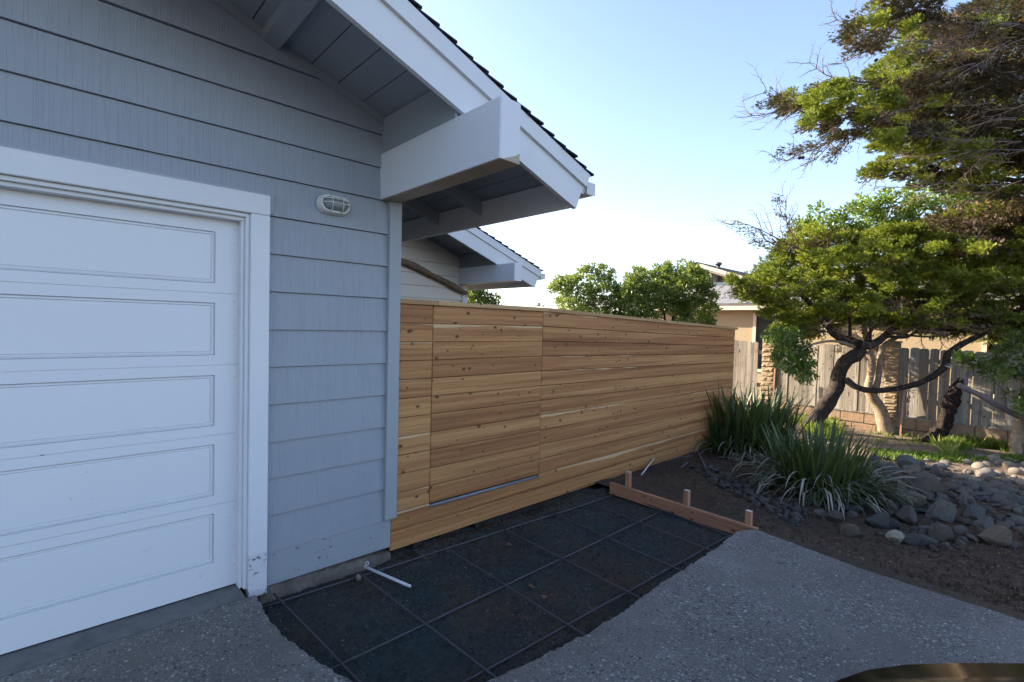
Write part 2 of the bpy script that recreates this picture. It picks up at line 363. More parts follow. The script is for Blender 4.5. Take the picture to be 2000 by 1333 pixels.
def m_rock(name, stops, sc=7):
    t = NT(name); v = t.obj(); oi = t.n("ObjectInfo"); n = t.noise(v, sc, 4, .6); n2 = t.noise(v, sc * 7, 4, .7)
    c = t.ramp(oi.outputs['Random'], stops, 'LINEAR'); c = t.mix(t.ramp(n, [(.4, 0), (.7, .7)]), c, t.mix(.6, c, (.035, .032, .03)))
    c = t.mix(t.ramp(n2, [(.58, 0), (.78, .35)]), c, (.24, .23, .21)); t.col(c); t.rough(.8); t.spec(.3); t.bump(t.math('ADD', n, t.math('MULTIPLY', n2, .4)), .7, .02); return t.m
M['rock'] = m_rock('field_rock', [(0, (.055, .055, .055)), (.2, (.105, .10, .092)), (.4, (.095, .072, .052)), (.55, (.13, .118, .10)), (.7, (.058, .062, .058)), (.85, (.125, .098, .07)), (1, (.075, .065, .055))])
M['rock_pale'] = m_rock('pale_rock', [(0, (.36, .32, .24)), (1, (.42, .38, .28))])
M['rock_tan'] = m_rock('tan_rock', [(0, (.13, .10, .07)), (1, (.16, .125, .085))])
M['cobble'] = m_rock('cobble', [(0, (.20, .16, .12)), (.3, (.28, .23, .17)), (.6, (.17, .15, .135)), (.8, (.31, .255, .195)), (1, (.14, .125, .115))], 10)
# glass, car paint
t = NT('lens_glass'); t.col((.20, .22, .22)); t.rough(.22); t.spec(.6); t.bump(t.noise(t.obj(), 90, 2, .5), .3, .002); M['lens'] = t.m
t = NT('window_glass'); t.col((.02, .024, .026)); t.rough(.05); t.spec(.8); M['winglass'] = t.m
t = NT('car_paint'); v_ = t.obj(); t.col(t.mix(t.ramp(t.noise(v_, 3, 4, .7), [(.4, 0), (.8, .5)]), (.004, .0042, .005), (.008, .008, .008))); t.rough(t.math('MULTIPLY_ADD', t.noise(v_, 5, 3, .6), .25, .03)); t.spec(.35); t.b.inputs['Coat Weight'].default_value = .15; t.b.inputs['Coat Roughness'].default_value = .08; M['carpaint'] = t.m
t = NT('tyre_rubber'); t.col((.02, .02, .02)); t.rough(.85); M['rubber'] = t.m
t = NT('rim_alloy'); t.col((.5, .5, .52)); t.rough(.3); t.b.inputs['Metallic'].default_value = 1; M['rim'] = t.m
t = NT('lamp_clear'); t.col((.5, .52, .55)); t.rough(.08); t.spec(.9); M['headlamp'] = t.m
# ------------------------------------------------------------------ ground, pit, driveway
def grid_mesh(name, xs, ys, zf, mat):
    X, Y = np.meshgrid(xs, ys); Z = np.array([[zf(x, y) for x in xs] for y in ys])
    n, m = len(xs), len(ys); v = np.stack([X.ravel(), Y.ravel(), Z.ravel()], 1)
    f = [(j * n + i, j * n + i + 1, (j + 1) * n + i + 1, (j + 1) * n + i) for j in range(m - 1) for i in range(n - 1)]
    me = bpy.data.meshes.new(name); me.from_pydata(v.tolist(), [], f); me.materials.append(mat)
    me.polygons.foreach_set('use_smooth', [True] * len(f)); o = bpy.data.objects.new(name, me); COL.objects.link(o); o['kind'] = 'structure'; return o
def soilz(x, y):
    z = gz(x, y)
    if x > 1.6: z += .052 * math.exp(-((y - 4.1) / .28) ** 2)
    elif y < 4.8: z += .02
    return z
_fine = [4.245 + .045 * i for i in range(100)] + [8.8 + .11 * i for i in range(40)]
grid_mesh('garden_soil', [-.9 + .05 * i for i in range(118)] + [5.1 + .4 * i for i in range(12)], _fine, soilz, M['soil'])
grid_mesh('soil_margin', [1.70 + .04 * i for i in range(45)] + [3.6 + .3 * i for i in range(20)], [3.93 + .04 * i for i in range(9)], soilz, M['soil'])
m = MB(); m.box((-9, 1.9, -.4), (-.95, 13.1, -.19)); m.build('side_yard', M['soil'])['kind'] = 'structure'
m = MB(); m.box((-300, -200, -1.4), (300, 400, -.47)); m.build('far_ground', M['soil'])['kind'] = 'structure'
def pitz(x, y):
    z = -.215 + .018 * mnoise.noise(Vector((x * 2.2, y * 2.2, 1))) + .014 * mnoise.noise(Vector((x * 7, y * 7, 4))) + .010 * mnoise.noise(Vector((x * 20, y * 20, 6))) + .005 * mnoise.noise(Vector((x * 46, y * 46, 2)))
    z += .030 * math.exp(-((x - .10) / .10) ** 2) * (1 if y > 1.95 else 0) * (1 + .8 * mnoise.noise(Vector((y * 3, x * 6, 0))))
    z -= .02 * math.exp(-((x - .02) / .05) ** 2)
    z -= .025 * math.exp(-((x - 1.6) / .08) ** 2)
    return z
grid_mesh('pit_floor', [-.12 + .013 * i for i in range(142)], [.70 + .0135 * i for i in range(266)], pitz, M['pit'])
cut = [(.118, .848), (.177, .848), (.455, .835), (.79, .876), (1.12, .964), (1.38, 1.14), (1.52, 1.36), (1.573, 1.564), (1.614, 1.88), (1.636, 2.3), (1.62, 2.9), (1.62, 3.6), (1.603, 4.02), (1.684, 4.197)]
cp, _ = smooth_path([((x, y, 0), 1) for x, y in cut], 14)
edge = []
for i in range(len(cp) - 1):
    a, b = cp[i], cp[i + 1]; k = max(1, int((b - a).length / .012))
    for j in range(k): edge.append(a.lerp(b, j / k))
far = [Vector((1.684 + (9 - 1.684) * i / 300, 4.197 - .115 * min(1, i / 30) + .012 * mnoise.noise(Vector((i * .3, 0, 0))), 0)) for i in range(301)]
def rough2(p, amp): amp *= 1.5; return Vector((p.x + amp * mnoise.noise(p * 38) + .9 * amp * mnoise.noise(p * 9), p.y + amp * mnoise.noise(p * 38 + Vector((9, 9, 9))) + .9 * amp * mnoise.noise(p * 9 + Vector((5, 3, 0))), 0))
top = [rough2(p, .0075) for p in edge]; low = [rough2(p * 1.0 + Vector((.0, .0, 7)), .012) for p in edge]
ring_t = [Vector((.118, -7, 0)), Vector((9, -7, 0))] + far[::-1] + top[::-1]
m = MB(); n = len(ring_t)
m.add([(p.x, p.y, -.10) for p in ring_t], [tuple(range(n))])
low2 = [Vector((.118, -7, 0)), Vector((9, -7, 0))] + far[::-1] + [Vector((l.x, l.y, 0)) for l in low[::-1]]
ring_m = [a.lerp(b, .6) for a, b in zip(ring_t, low2)]
m.add([(p.x, p.y, -.10) for p in ring_t] + [(p.x - .0, p.y, -.112) for p in ring_m] + [(p.x, p.y, -.24) for p in low2],
      [(i, (i + 1) % n, n + (i + 1) % n, n + i) for i in range(n)] + [(n + i, n + (i + 1) % n, 2 * n + (i + 1) % n, 2 * n + i) for i in range(n)])
o = m.build('driveway', M['slab']); o['kind'] = 'structure'
m = MB(); m.box((-.12, -4.1, -.24), (.104, .80, -.101)); o = m.build('door_apron', M['apron'], None, None, .006); o['kind'] = 'structure'
for i in range(9):
    x0 = -.9 + 0 * i
# crushed fines, chips and leaf litter (uncountable)
def scatter_chips(name, N, sampler, size, mat, label, cat, flat=.35, thick=.22, tint=(0, 1)):
    base = np.array([(-1, -.3, 0), (1, -.2, 0), (.9, .3, 0), (-.8, .25, 0), (-.7, 0, 1), (.7, 0, .9)], float) * np.array([.5, .5, thick])
    tri = np.array([(0, 1, 5), (0, 5, 4), (1, 2, 5), (2, 3, 4), (2, 4, 5), (3, 0, 4)])
    V = []; T = []
    for i in range(N):
        p = sampler()
        if p is None: continue
        a = rng.uniform(0, 6.28); c, s_ = math.cos(a), math.sin(a); k = size[0] * (size[1] / size[0]) ** (rng.random() ** 1.8); el = rng.uniform(-flat, flat)
        q = base * np.array([1, rng.uniform(.4, 1.3), 1]) * k; z = q[:, 2] + q[:, 0] * el
        V.append(np.stack([q[:, 0] * c - q[:, 1] * s_ + p[0], q[:, 0] * s_ + q[:, 1] * c + p[1], z + p[2]], 1)); T.append(rng.uniform(*tint))
    n = len(V); o = tri_mesh(name, np.concatenate(V), np.concatenate([tri + 6 * i for i in range(n)]), mat, np.repeat(T, 6)); tag(o, label, cat, kind='stuff'); return o
def tri_mesh(name, V, F, mat, tint=None, parent=None, origin=None):
    me = bpy.data.meshes.new(name); nv, nf = len(V), len(F); o0 = np.array(wloc(parent) if origin is None else origin, float)
    me.vertices.add(nv); me.vertices.foreach_set('co', (V - o0).astype(np.float32).ravel())
    me.loops.add(nf * 3); me.loops.foreach_set('vertex_index', F.astype(np.int32).ravel())
    me.polygons.add(nf); me.polygons.foreach_set('loop_start', np.arange(0, nf * 3, 3, dtype=np.int32)); me.polygons.foreach_set('loop_total', np.full(nf, 3, np.int32))
    me.materials.append(mat)
    me.update(calc_edges=True)
    if tint is not None:
        at = me.attributes.new('tint', 'FLOAT', 'FACE'); at.data.foreach_set('value', np.asarray(tint, np.float32))
    o = bpy.data.objects.new(name, me); link(o, parent); o.location = Vector(o0) - wloc(parent); WORLD[o.name] = Vector(o0); return o

# ------------------------------------------------------------------ a building with lap siding and a roof gable over the front
SL = .357
def gable_house(name, label, cat, X0, dy, dz, mats, ridge, left, corner, zfoot, zs, depth, door=None, beamz=(2.39, 2.71), ob=.9, trimw=.095, lookout=True, shingle_rows=42, eave=2.727):
    """measures as on the garage, moved by dy, dz; X0 is the face of the gable wall"""
    R = empty(name, (X0, corner + dy, 0), label, cat)
    RY = ridge + dy
    def s(Y):
        Yg = Y - dy; Yr = ridge
        d = Yg if Yg > Yr else 2 * Yr - Yg
        return 3.142 - (d - 1.179) * SL + dz
    def yr(z): return (3.142 + dz - .05 - z) / SL + 1.179 + dy       # right end at height z
    yc = corner + dy; yl = left + dy
    # core walls
    m = MB(); zt = s(yc) + .0
    def wallpoly(y0, y1, z0):
        pts = [(X0 - .03, y0, z0), (X0 - .03, y1, z0), (X0 - .03, y1, s(y1) + .01)]
        if y0 < RY < y1: pts.append((X0 - .03, RY, s(RY) + .01))
        pts.append((X0 - .03, y0, s(y0) + .01)); m.prism(pts, (-.1, 0, 0))
    if door:
        d0, d1, dtop = door
        wallpoly(d1, yc - .02, zfoot); wallpoly(d0, d1, dtop); wallpoly(yl + .02, d0, zfoot)
    else: wallpoly(yl + .02, yc - .02, zfoot)
    m.build('front_wall', mats['side'], R)
    m = MB(); m.box((X0 - .13, yc - .13, zfoot), (X0 - depth, yc - .02, s(yc))); m.build('side_wall', mats['side'], R)
    m = MB(); m.box((X0 - .13, yl + .02, zfoot), (X0 - depth, yl + .13, s(yl))); m.build('side_wall', mats['side'], R)
    m = MB(); pts = [(X0 - depth, yl, zfoot), (X0 - depth, yc, zfoot), (X0 - depth, yc, s(yc)), (X0 - depth, RY, s(RY)), (X0 - depth, yl, s(yl))]; m.prism(pts, (-.1, 0, 0)); m.build('back_wall', mats['side'], R)
    # lap siding
    for i in range(len(zs) - 1):
        z0, z1 = zs[i], zs[i + 1] - .0045
        z0 = z0 + random.uniform(-.002, .002)
        spans = [(yl + .09, yc - trimw)]
        if door and z0 < door[2] - .02:
            spans = [(door[1] + (.115 if z0 < door[2] + .03 else 0), yc - trimw), (yl + .09, door[0] - .115)]
        for (a, b) in spans:
            def xf(z): return X0 + .003 - .018 * (z - z0) / (z1 - z0)
            yR0 = min(b, yr(z0)); yR1 = min(b, yr(z1)); yL0 = max(a, 2 * RY - yr(z0)); yL1 = max(a, 2 * RY - yr(z1))
            if yR0 <= yL0: continue
            pts = [(yL0, z0), (yR0, z0)]
            if yR1 < b <= yr(z0) and yr(z1) < b: pts.append((b, s(b) - .05))
            if yR1 > yL1: pts += [(yR1, z1), (yL1, z1)]
            else: pts.append((RY, s(RY) - .05))
            if yL1 > a >= 2 * RY - yr(z0) and len(pts) > 3: pts.append((a, s(a) - .05))
            # subdivide the lower edge so that it is a little uneven
            k = max(2, int((yR0 - yL0) / .11)); lower = [(yL0 + (yR0 - yL0) * j / k, z0 + .0016 * mnoise.noise(Vector((j * .7, i * 3.1, dy)))) for j in range(k + 1)]
            pts = lower + pts[2:]
            n = len(pts); vs = [(xf(z), y, z) for y, z in pts] + [(X0 - .03, y, z) for y, z in pts]
            m = MB(); m.add(vs, [tuple(range(n)), tuple(range(n, 2 * n))[::-1]] + [(n + q, n + (q + 1) % n, (q + 1) % n, q) for q in range(n)])
            m.build('siding_board', mats['siding'], R, (X0, (a + b) / 2, z0))
    # corner boards
    zc = zs[0] + .008 if zfoot < zs[0] else zfoot
    boxo('corner_board', (X0 - .02, yc - trimw, zc), (X0 + .026, yc, beamz[0] + dz if beamz else s(yc)), mats['corner'], R, bevel=.003)
    boxo('corner_board', (X0 - .13, yc - .018, zc), (X0 - .022, yc - .002, s(yc)), mats['corner'], R)
    boxo('corner_board', (X0 - .02, yl, zc), (X0 + .026, yl + trimw, s(yl)), mats['corner'], R, bevel=.003)
    # frieze along the rake
    for sg in (1, -1):
        m = MB(); E = yc if sg == 1 else 2 * RY - yc
        A = (RY, s(RY)); B = (E, s(E))
        m.prism([(X0 - .02, A[0], A[1] - .052), (X0 - .02, B[0], B[1] - .052), (X0 - .02, B[0], B[1] - .001), (X0 - .02, A[0], A[1] - .001)], (.034, 0, 0))
        m.build('rake_frieze', mats['soffit'], R)
    # roof boards (underside), both slopes
    Emax = eave + dy; w = .172; c = 1.0 / math.sqrt(1 + SL * SL)
    for sg in (1, -1):
        k = 0; Y = 1.179 + dy - w * 14
        ys = []
        while Y < Emax - .02:
            if Y + w > RY: ys.append((max(Y, RY), min(Y + w, Emax)))
            Y += w
        for (a, b) in ys:
            g = .0035; A = a + g; B = b - g
            fa, fb = s(A), s(B)
            Aa, Bb = (A, B) if sg == 1 else (2 * RY - A, 2 * RY - B)
            m = MB(); m.prism([(X0 + ob - .03, Aa, fa), (X0 + ob - .03, Bb, fb), (X0 + ob - .03, Bb, fb + .02), (X0 + ob - .03, Aa, fa + .02)], (-depth - ob, 0, 0))
            m.build('roof_board', mats['soffit'], R)
        a, b = RY, Emax; m = MB(); Ba = b if sg == 1 else 2 * RY - b
        m.prism([(X0 + ob - .03, a, s(RY) + .021), (X0 + ob - .03, Ba, s(b) + .021), (X0 + ob - .03, Ba, s(b) + .085), (X0 + ob - .03, a, s(RY) + .085)], (-depth - ob, 0, 0)); m.build('roof_deck', mats['soffit'], R)
        # barge boards
        def barge(lo, hi, x0, x1, e0, e1):
            m = MB(); q = []
            N = 26
            for x in (x0, x1):
                pass
            low = []; up = []
            for j in range(N + 1):
                Yl = RY + (e0 - RY) * j / N; Yu = RY + (e1 - RY) * j / N
                wv = .0015 * mnoise.noise(Vector((j * .6, lo * 9, X0)))
                low.append((Yl if sg == 1 else 2 * RY - Yl, s(Yl) + lo + wv)); up.append((Yu if sg == 1 else 2 * RY - Yu, s(Yu) + hi))
            poly = [(x0, y, z) for y, z in low + up[::-1]]; m.prism(poly, (x1 - x0, 0, 0)); return m.build('barge_board', mats['white'], R, (x0, low[N // 2][0], low[N // 2][1]))
        barge(-.214, -.010, X0 + ob - .032, X0 + ob, Emax + .002, Emax + .075)
        barge(-.014, .090, X0 + ob + .001, X0 + ob + .022, Emax + .085, Emax + .125)
        boxm = MB(); ya, yb = (Emax - .035, Emax) if sg == 1 else (2 * RY - Emax, 2 * RY - Emax + .035)
        boxm.box((X0 + ob - .033, ya, s(Emax) - .205), (X0 - depth, yb, s(Emax) - .001)); boxm.build('eave_fascia', mats['fascia'], R)
        # gutter
        gy0 = Emax + .165; G = [(0, 0), (.0, -.075), (.02, -.095), (.075, -.095), (.085, -.06), (.10, -.03), (.10, -.0), (.094, 0), (.094, -.028), (.079, -.058), (.071, -.089), (.022, -.089), (.006, -.073), (.006, 0)]
        G = [((gy0 + a) if sg == 1 else (2 * RY - gy0 - a), s(Emax) + .022 + b) for a, b in G]
        m = MB(); m.prism([(X0 + ob - .04, a, b) for a, b in G], (-depth - ob, 0, 0)); m.box((X0 + ob - .042, min(G[0][0], G[5][0]), G[4][1] - .03), (X0 + ob - .038, max(G[0][0], G[5][0]), G[0][1])); m.build('gutter', mats['white'], R)
        q0, q1 = sorted(((Emax + .001) if sg == 1 else (2 * RY - Emax - .001), (gy0 - .001) if sg == 1 else (2 * RY - gy0 + .001))); m = MB(); m.box((X0 + ob - .06, q0, s(Emax) - .07), (X0 - depth, q1, s(Emax) + .02)); m.build('gutter_board', mats['white'], R)
        # shingles, course by course
        step = (Emax + .16 - RY) / shingle_rows
        for j in range(shingle_rows):
            a = RY + j * step; b = a + step * 1.25
            za, zb = s(a) + .092, s(b) + .106 + random.uniform(0, .007)
            if j == shingle_rows - 1: b = a + step; zb = s(b) + .104
            x1 = X0 + ob + .03 + random.uniform(-.004, .012)
            Aa, Bb = (a, b) if sg == 1 else (2 * RY - a, 2 * RY - b)
            m = MB(); m.prism([(x1, Aa, za), (x1, Bb, zb), (x1, Bb, zb + .013), (x1, Aa, za + .006)], (-depth - ob, 0, 0)); m.build('shingle_course', M['shingle'], R)
    if beamz:
        b0, b1 = beamz[0] + dz, beamz[1] + dz; y0, y1 = yc - .158, yc - .012
        x1 = X0 + 1.27; m = MB(); N = 16
        # beam with uneven lower arris and a chamfered, weathered end
        m.add([(X0 - .05, y0, b0), (X0 - .05, y1, b0), (X0 - .05, y1, b1), (X0 - .05, y0, b1), (x1, y0, b0), (x1, y1, b0), (x1, y1, b1), (x1, y0, b1)],
              [(0, 1, 2, 3), (7, 6, 5, 4), (1, 5, 6, 2), (0, 3, 7, 4), (3, 2, 6, 7)]); m.add([(X0 - .05, y0, b0), (X0 - .05, y1, b0), (x1, y1, b0), (x1, y0, b0)], [(0, 3, 2, 1)], 0)
        m.build('outrigger_beam', mats['beam'], R, (X0 + .6, y0, b0), bevel=.007)
        if lookout:
            m = MB(); m.box((X0 + .0, y0 + .006, b0 - .0055), (x1 - .004, y1 - .006, b0 + .004)); m.build('bare_underside', M['barewood'], R)
            m = MB(); m.prism([(x1 - .001, y0 + .012, b0 - .004), (x1 - .001, y1 - .008, b0 - .004), (x1 - .001, y1 - .008, b0 + .052), (x1 - .001, y0 + .10, b0 + .030)], (.004, 0, 0)); m.build('beam_scar', M['barewood'], R)
        yb = y0 + .01; m = MB(); m.box((X0 - .02, yb, b1 + .002), (X0 + ob - .04, yb + .02, s(yb + .02) - .002)); m.build('blocking_panel', mats['soffit'], R)
        # rafter tails
        for xr in ((X0 - .81, X0 - .16) if lookout else (X0 - .5, X0 + .1, X0 + .5)):
            a, b = yc - .3, Emax - .04
            if xr > X0: a = yc
            m = MB(); m.prism([(xr, a, s(a) - .13), (xr, b, s(b) - .13), (xr, b, s(b) - .002), (xr, a, s(a) - .002)], (.038, 0, 0)); m.build('rafter_tail', mats['soffit'], R)
    if lookout:
        for yy in (.937, -.9 + .0, -2.75):
            a, b = yy + dy - .045, yy + dy + .045
            m = MB(); m.prism([(X0 - .02, a, s(a) - .062), (X0 - .02, b, s(b) - .062), (X0 - .02, b, s(b) - .002), (X0 - .02, a, s(a) - .002)], (ob - .02, 0, 0)); m.build('lookout', mats['soffit'], R)
    return R, s
zs = [.075, .311, .540, .769, 1.000, 1.233, 1.465, 1.697, 1.927, 2.154, 2.390, 2.614, 2.843] + [3.075 + .232 * i for i in range(7)]
mats_g = dict(side=M['siding'], siding=M['siding'], corner=M['siding_flat'], soffit=M['soffit'], white=M['white'], fascia=M['white'], beam=M['beam'])
G, gs = gable_house('garage', 'blue-grey lap-sided garage with white overhead door and white gable boards', 'garage', 0, 0, 0, mats_g, -2.0, -5.8, 1.83, -.13, zs, 7.0, door=(-4.13, .825, 2.15))
# painted foundation and its raw foot
m = MB(); m.box((-.13, .94, -.135), (-.004, 1.795, .0835)); m.build('foundation', M['found_paint'], G, (-.06, 1.4, 0))
N = 40; topz = [-.135 + .0 + .02 * mnoise.noise(Vector((i * .35, 0, 2))) - .035 * (i / N) for i in range(N + 1)]
m = MB()
for i in range(N):
    a, b = .90 + .895 * i / N, .90 + .895 * (i + 1) / N
    q = lambda j: .004 + .014 * mnoise.noise(Vector((j * .5, 3, 3)))
    m.add([(-.1, a, topz[i]), (q(i), a, topz[i] - .008), (q(i + 1), b, topz[i + 1] - .008), (-.1, b, topz[i + 1]), (q(i) + .012, a, -.26), (q(i + 1) + .012, b, -.26)], [(0, 1, 2, 3), (1, 4, 5, 2)], 0, True)
m.build('footing', M['rawconc'], G, (0, 1.4, -.2))
m = MB(); m.box((-.13, -5.78, -.2), (-.004, -4.25, .0835)); m.build('foundation', M['found_paint'], G)
m = MB(); m.box((-6.9, 1.66, -.3), (-.135, 1.79, .09)); m.build('foundation', M['found_paint'], G)
# door casing
def casing(side):
    y0, y1 = (.828, .934) if side == 1 else (-4.234, -4.128)
    m = MB(); m.box((-.02, y0, .1), (.042, y1, 2.142)); m.build('door_jamb', M['trim'], G, (0, y0, .4), bevel=.004)
    m = MB(); m.box((-.02, y0, -.155 if side == 1 else -.1), (.042, y1, .0995)); m.build('jamb_foot', M['trim_foot'], G, (0, y0, 0), bevel=.004)
    for a, b, x in ((.0, .020, .016), (.020, .038, -.012)):
        yy = (y0 - b, y0 - a) if side == 1 else (y1 + a, y1 + b)
        m = MB(); m.box((-.09, yy[0], -.1), (x, yy[1], 2.142 - a)); m.build('door_stop', M['trim'], G, (0, yy[0], .2), bevel=.003)
casing(1); casing(-1)
m = MB(); m.box((-.02, -4.234, 2.1435), (.043, .935, 2.262)); m.build('door_head', M['white'], G, (0, 0, 2.2), bevel=.004)
m = MB(); m.box((-.02, -4.25, 2.262), (.018, .958, 2.278)); m.box((-.02, .936, 2.16), (.018, .957, 2.262)); m.build('head_flashing', M['siding_flat'], G)
for a, b, x in ((.0, .022, .018), (.022, .043, -.008)):
    m = MB(); m.box((-.09, -4.128, 2.142 - b), (x, .828, 2.142 - a)); m.build('door_stop', M['white'], G, (0, 0, 2.1), bevel=.003)
# overhead door: frame slab with recessed panels
DX = -.078; y_r, y_l = .800, -4.10; zt0, zt1 = -.094, 2.13
rows = [(.445 * i - .094, .445 * (i + 1) - .094) for i in range(5)]
pan = [(UX(421, a, DX).z, UX(421, b, DX).z) for a, b in ((1098, 1003), (968, 868), (832, 733), (694, 592), (554, 453))]
ys_ = [(.672, -.86), (-.98, -2.42), (-2.54, -4.0)]
D = None
seams = [zt0] + [(pan[i][1] + pan[i + 1][0]) / 2 for i in range(4)] + [zt1]
m = MB()
for i in range(5):
    z0, z1 = seams[i] + .002, seams[i + 1] - .002; p0, p1 = pan[i]
    m.box((DX - .03, y_l, z0), (DX, y_r, p0)); m.box((DX - .03, y_l, p1), (DX, y_r, z1))
    ye = [y_r] + [v for pr in ys_ for v in pr] + [y_l]
    for k in range(0, 8, 2): m.box((DX - .03, ye[k + 1], p0), (DX, ye[k], p1))
    m.box((DX - .032, y_l, z0 - .006), (DX - .006, y_r, z0))
D = m.build('garage_door', M['door'], G, (DX, 0, 1))
for i in range(5):
    p0, p1 = pan[i]
    for (a, b) in ys_:
        m = MB(); g = .0015
        def rect(ins, x, iy0=b, iy1=a): return [(x, iy0 + ins, p0 + ins), (x, iy1 - ins, p0 + ins), (x, iy1 - ins, p1 - ins), (x, iy0 + ins, p1 - ins)]
        prof = [(g, DX - .001), (.004, DX - .012), (.009, DX - .007), (.014, DX - .006), (.019, DX - .014), (.024, DX - .009)]
        vs = []; fs = []
        for ins, x in prof: vs += rect(ins, x)
        for k in range(len(prof) - 1):
            for e in range(4): fs.append((4 * k + e, 4 * k + (e + 1) % 4, 4 * k + 4 + (e + 1) % 4, 4 * k + 4 + e))
        fs.append(tuple(range(4 * len(prof) - 4, 4 * len(prof)))); m.add(vs, fs); m.build('door_panel', M['door'], D, (DX, (a + b) / 2, p0))
for (px, py) in ((457, 640), (457, 655), (457, 858), (457, 965), (456, 990), (456, 1065), (457, 1102), (446, 1009), (392, 1126), (293, 1142), (285, 1075), (385, 431), (457, 449), (457, 475), (457, 588), (457, 735)):
    p = UX(px, py, DX); m = MB(); m.tube([p + Vector((-.002, 0, 0)), p + Vector((.003, 0, 0)), p + Vector((.004, 0, 0))], [.0065, .006, .003], 8); m.build('bolt', M['door'], D)
m = MB(); m.box((DX - .02, y_l, -.1), (DX - .004, y_r, -.090)); m.build('door_seal', M['rubber'], D)

# bulkhead lamp
Lc = Vector((0, 1.328, 2.283)); Lp = empty('bulkhead_lamp', Lc, 'white oval caged bulkhead lamp on the blue-grey garage wall', 'wall lamp')
def oval(hy, hz, n=36):
    out = []; r = hz
    for i in range(n):
        a = 2 * math.pi * i / n; y = r * math.cos(a); y += (hy - r) * (1 if math.cos(a) > 0.001 else -1 if math.cos(a) < -.001 else 0); out.append((y, r * math.sin(a)))
    return out
def ov_loft(prof, name, mat, par, cap=True):
    m = MB(); vs = []; fs = []; n = 36
    for hy, hz, x in prof: vs += [(Lc.x + x, Lc.y + a, Lc.z + b) for a, b in oval(hy, hz, n)]
    for k in range(len(prof) - 1):
        for e in range(n): fs.append((n * k + e, n * k + (e + 1) % n, n * k + n + (e + 1) % n, n * k + n + e))
    if cap: fs.append(tuple(range(n * (len(prof) - 1), n * len(prof))))
    m.add(vs, fs, 0, True); return m.build(name, mat, par)
ov_loft([(.108, .064, 0), (.108, .064, .012), (.098, .056, .022), (.098, .056, .050), (.094, .052, .056), (.085, .043, .056), (.083, .041, .048)], 'base_ring', M['lampwhite'], Lp, False)
ov_loft([(.084, .042, .040), (.080, .039, .062), (.066, .030, .080), (.040, .015, .088)], 'lens', M['lens'], Lp)
def cage(pts): m = MB(); P, R_ = smooth_path([(Lc + Vector(p), .0028) for p in pts], 5); m.tube(P, R_, 7); m.build('cage_bar', M['lampwhite'], Lp)
for y in (-.035, .035): cage([(.052, y, -.05), (.080, y, -.040), (.094, y, 0), (.080, y, .040), (.052, y, .05)])
for z in (-.0, .026): cage([(.052, -.092, z), (.076, -.080, z), (.094, -.05, z), (.096, 0, z), (.094, .05, z), (.076, .080, z), (.052, .092, z)])

# ------------------------------------------------------------------ white house wing behind the fence
mats_w = dict(side=M['cream'], siding=M['cream'], corner=M['white'], soffit=M['soffit'], white=M['white'], fascia=M['white'], beam=M['beam'])
zw = [-.1 + .181 * i for i in range(22)]
gable_house('house_wing', 'cream board-sided house wing with white gable boards rising behind the cedar fence', 'house', -3.0, 2.918, -.364, mats_w, -2.6, -7.0, 1.83, -.2, zw, 6.0, beamz=(2.50, 2.75), lookout=False, shingle_rows=40, eave=2.45)
V = [UX(770, 507, -2.94), UX(810, 520, -2.93), UX(850, 541, -2.93), UX(880, 556, -2.94), UX(911, 573, -2.93)]
P, Rr = smooth_path([(p, .034 + .012 * (i % 2)) for i, p in enumerate(V)], 8); m = MB(); m.tube(P, Rr, 10, bump=.35, seed=3, fq=20)
vn = m.build('vine_stem', M['twig'], None, V[2]); tag(vn, 'old brown shaggy vine stem slanting across the cream house wall', 'vine')
for p in P[::2]:
    if random.random() < .8:
        d = Vector((random.uniform(.0, .05), random.uniform(-.1, .1), random.uniform(-.12, .05))); m = MB(); m.tube([p, p + d * .5 + Vector((.02, 0, 0)), p + d], [.006, .004, .002], 5); m.build('strand', M['twig'], vn)

# ------------------------------------------------------------------ cedar fence
FR = empty('cedar_fence', (0, 4.7, -.17), 'new horizontal cedar board fence beside the garage', 'fence')
FE = 7.665; BH = .1412; Z0 = -.172
def fz(k, y):
    z0 = Z0 + BH * k if not isinstance(k, tuple) else k[0]; t = max(0, y - 3.37) / (FE - 3.37); q = (z0 - Z0) / 1.84
    return z0 - .125 * q * q * t
def fboard(y0, y1, k0, k1, parent, name='fence_board', x0=-.020, x1=0.0, notch=None):
    g = .002; n = max(1, int((y1 - y0) / .5)); lo = [(y0 + (y1 - y0) * i / n, fz(k0, y0 + (y1 - y0) * i / n) + g) for i in range(n + 1)]
    hi = [(y, fz(k1, y) - g) for y, _ in lo][::-1]
    if notch:
        a, b, zn = notch; hi = [p for p in hi if p[0] > b] + [(b, fz(k1, b) - g), (b, zn), (a, zn), (a, fz(k1, a) - g)] + [p for p in hi if p[0] < a]
    dx = random.uniform(-.0015, .0015); nn = len(lo + hi)
    f = lo + hi; e = .004
    vs = [(x1 + dx - e, y, z) for y, z in f] + [(x0 + dx, y, z) for y, z in f]
    cz = sum(z for _, z in f) / nn
    inner = [(x1 + dx, min(max(y, y0 + e), y1 - e), z + (e if z < cz else -e)) for y, z in f]
    m = MB(); m.add(vs + inner, [tuple(range(nn, 2 * nn))[::-1], tuple(range(2 * nn, 3 * nn))] + [(nn + i, nn + (i + 1) % nn, (i + 1) % nn, i) for i in range(nn)] + [(i, (i + 1) % nn, 2 * nn + (i + 1) % nn, 2 * nn + i) for i in range(nn)])
    return m.build(name, M['cedar'], parent, (0, y0, f[0][1]))
ya, yb = 2.132, 3.366
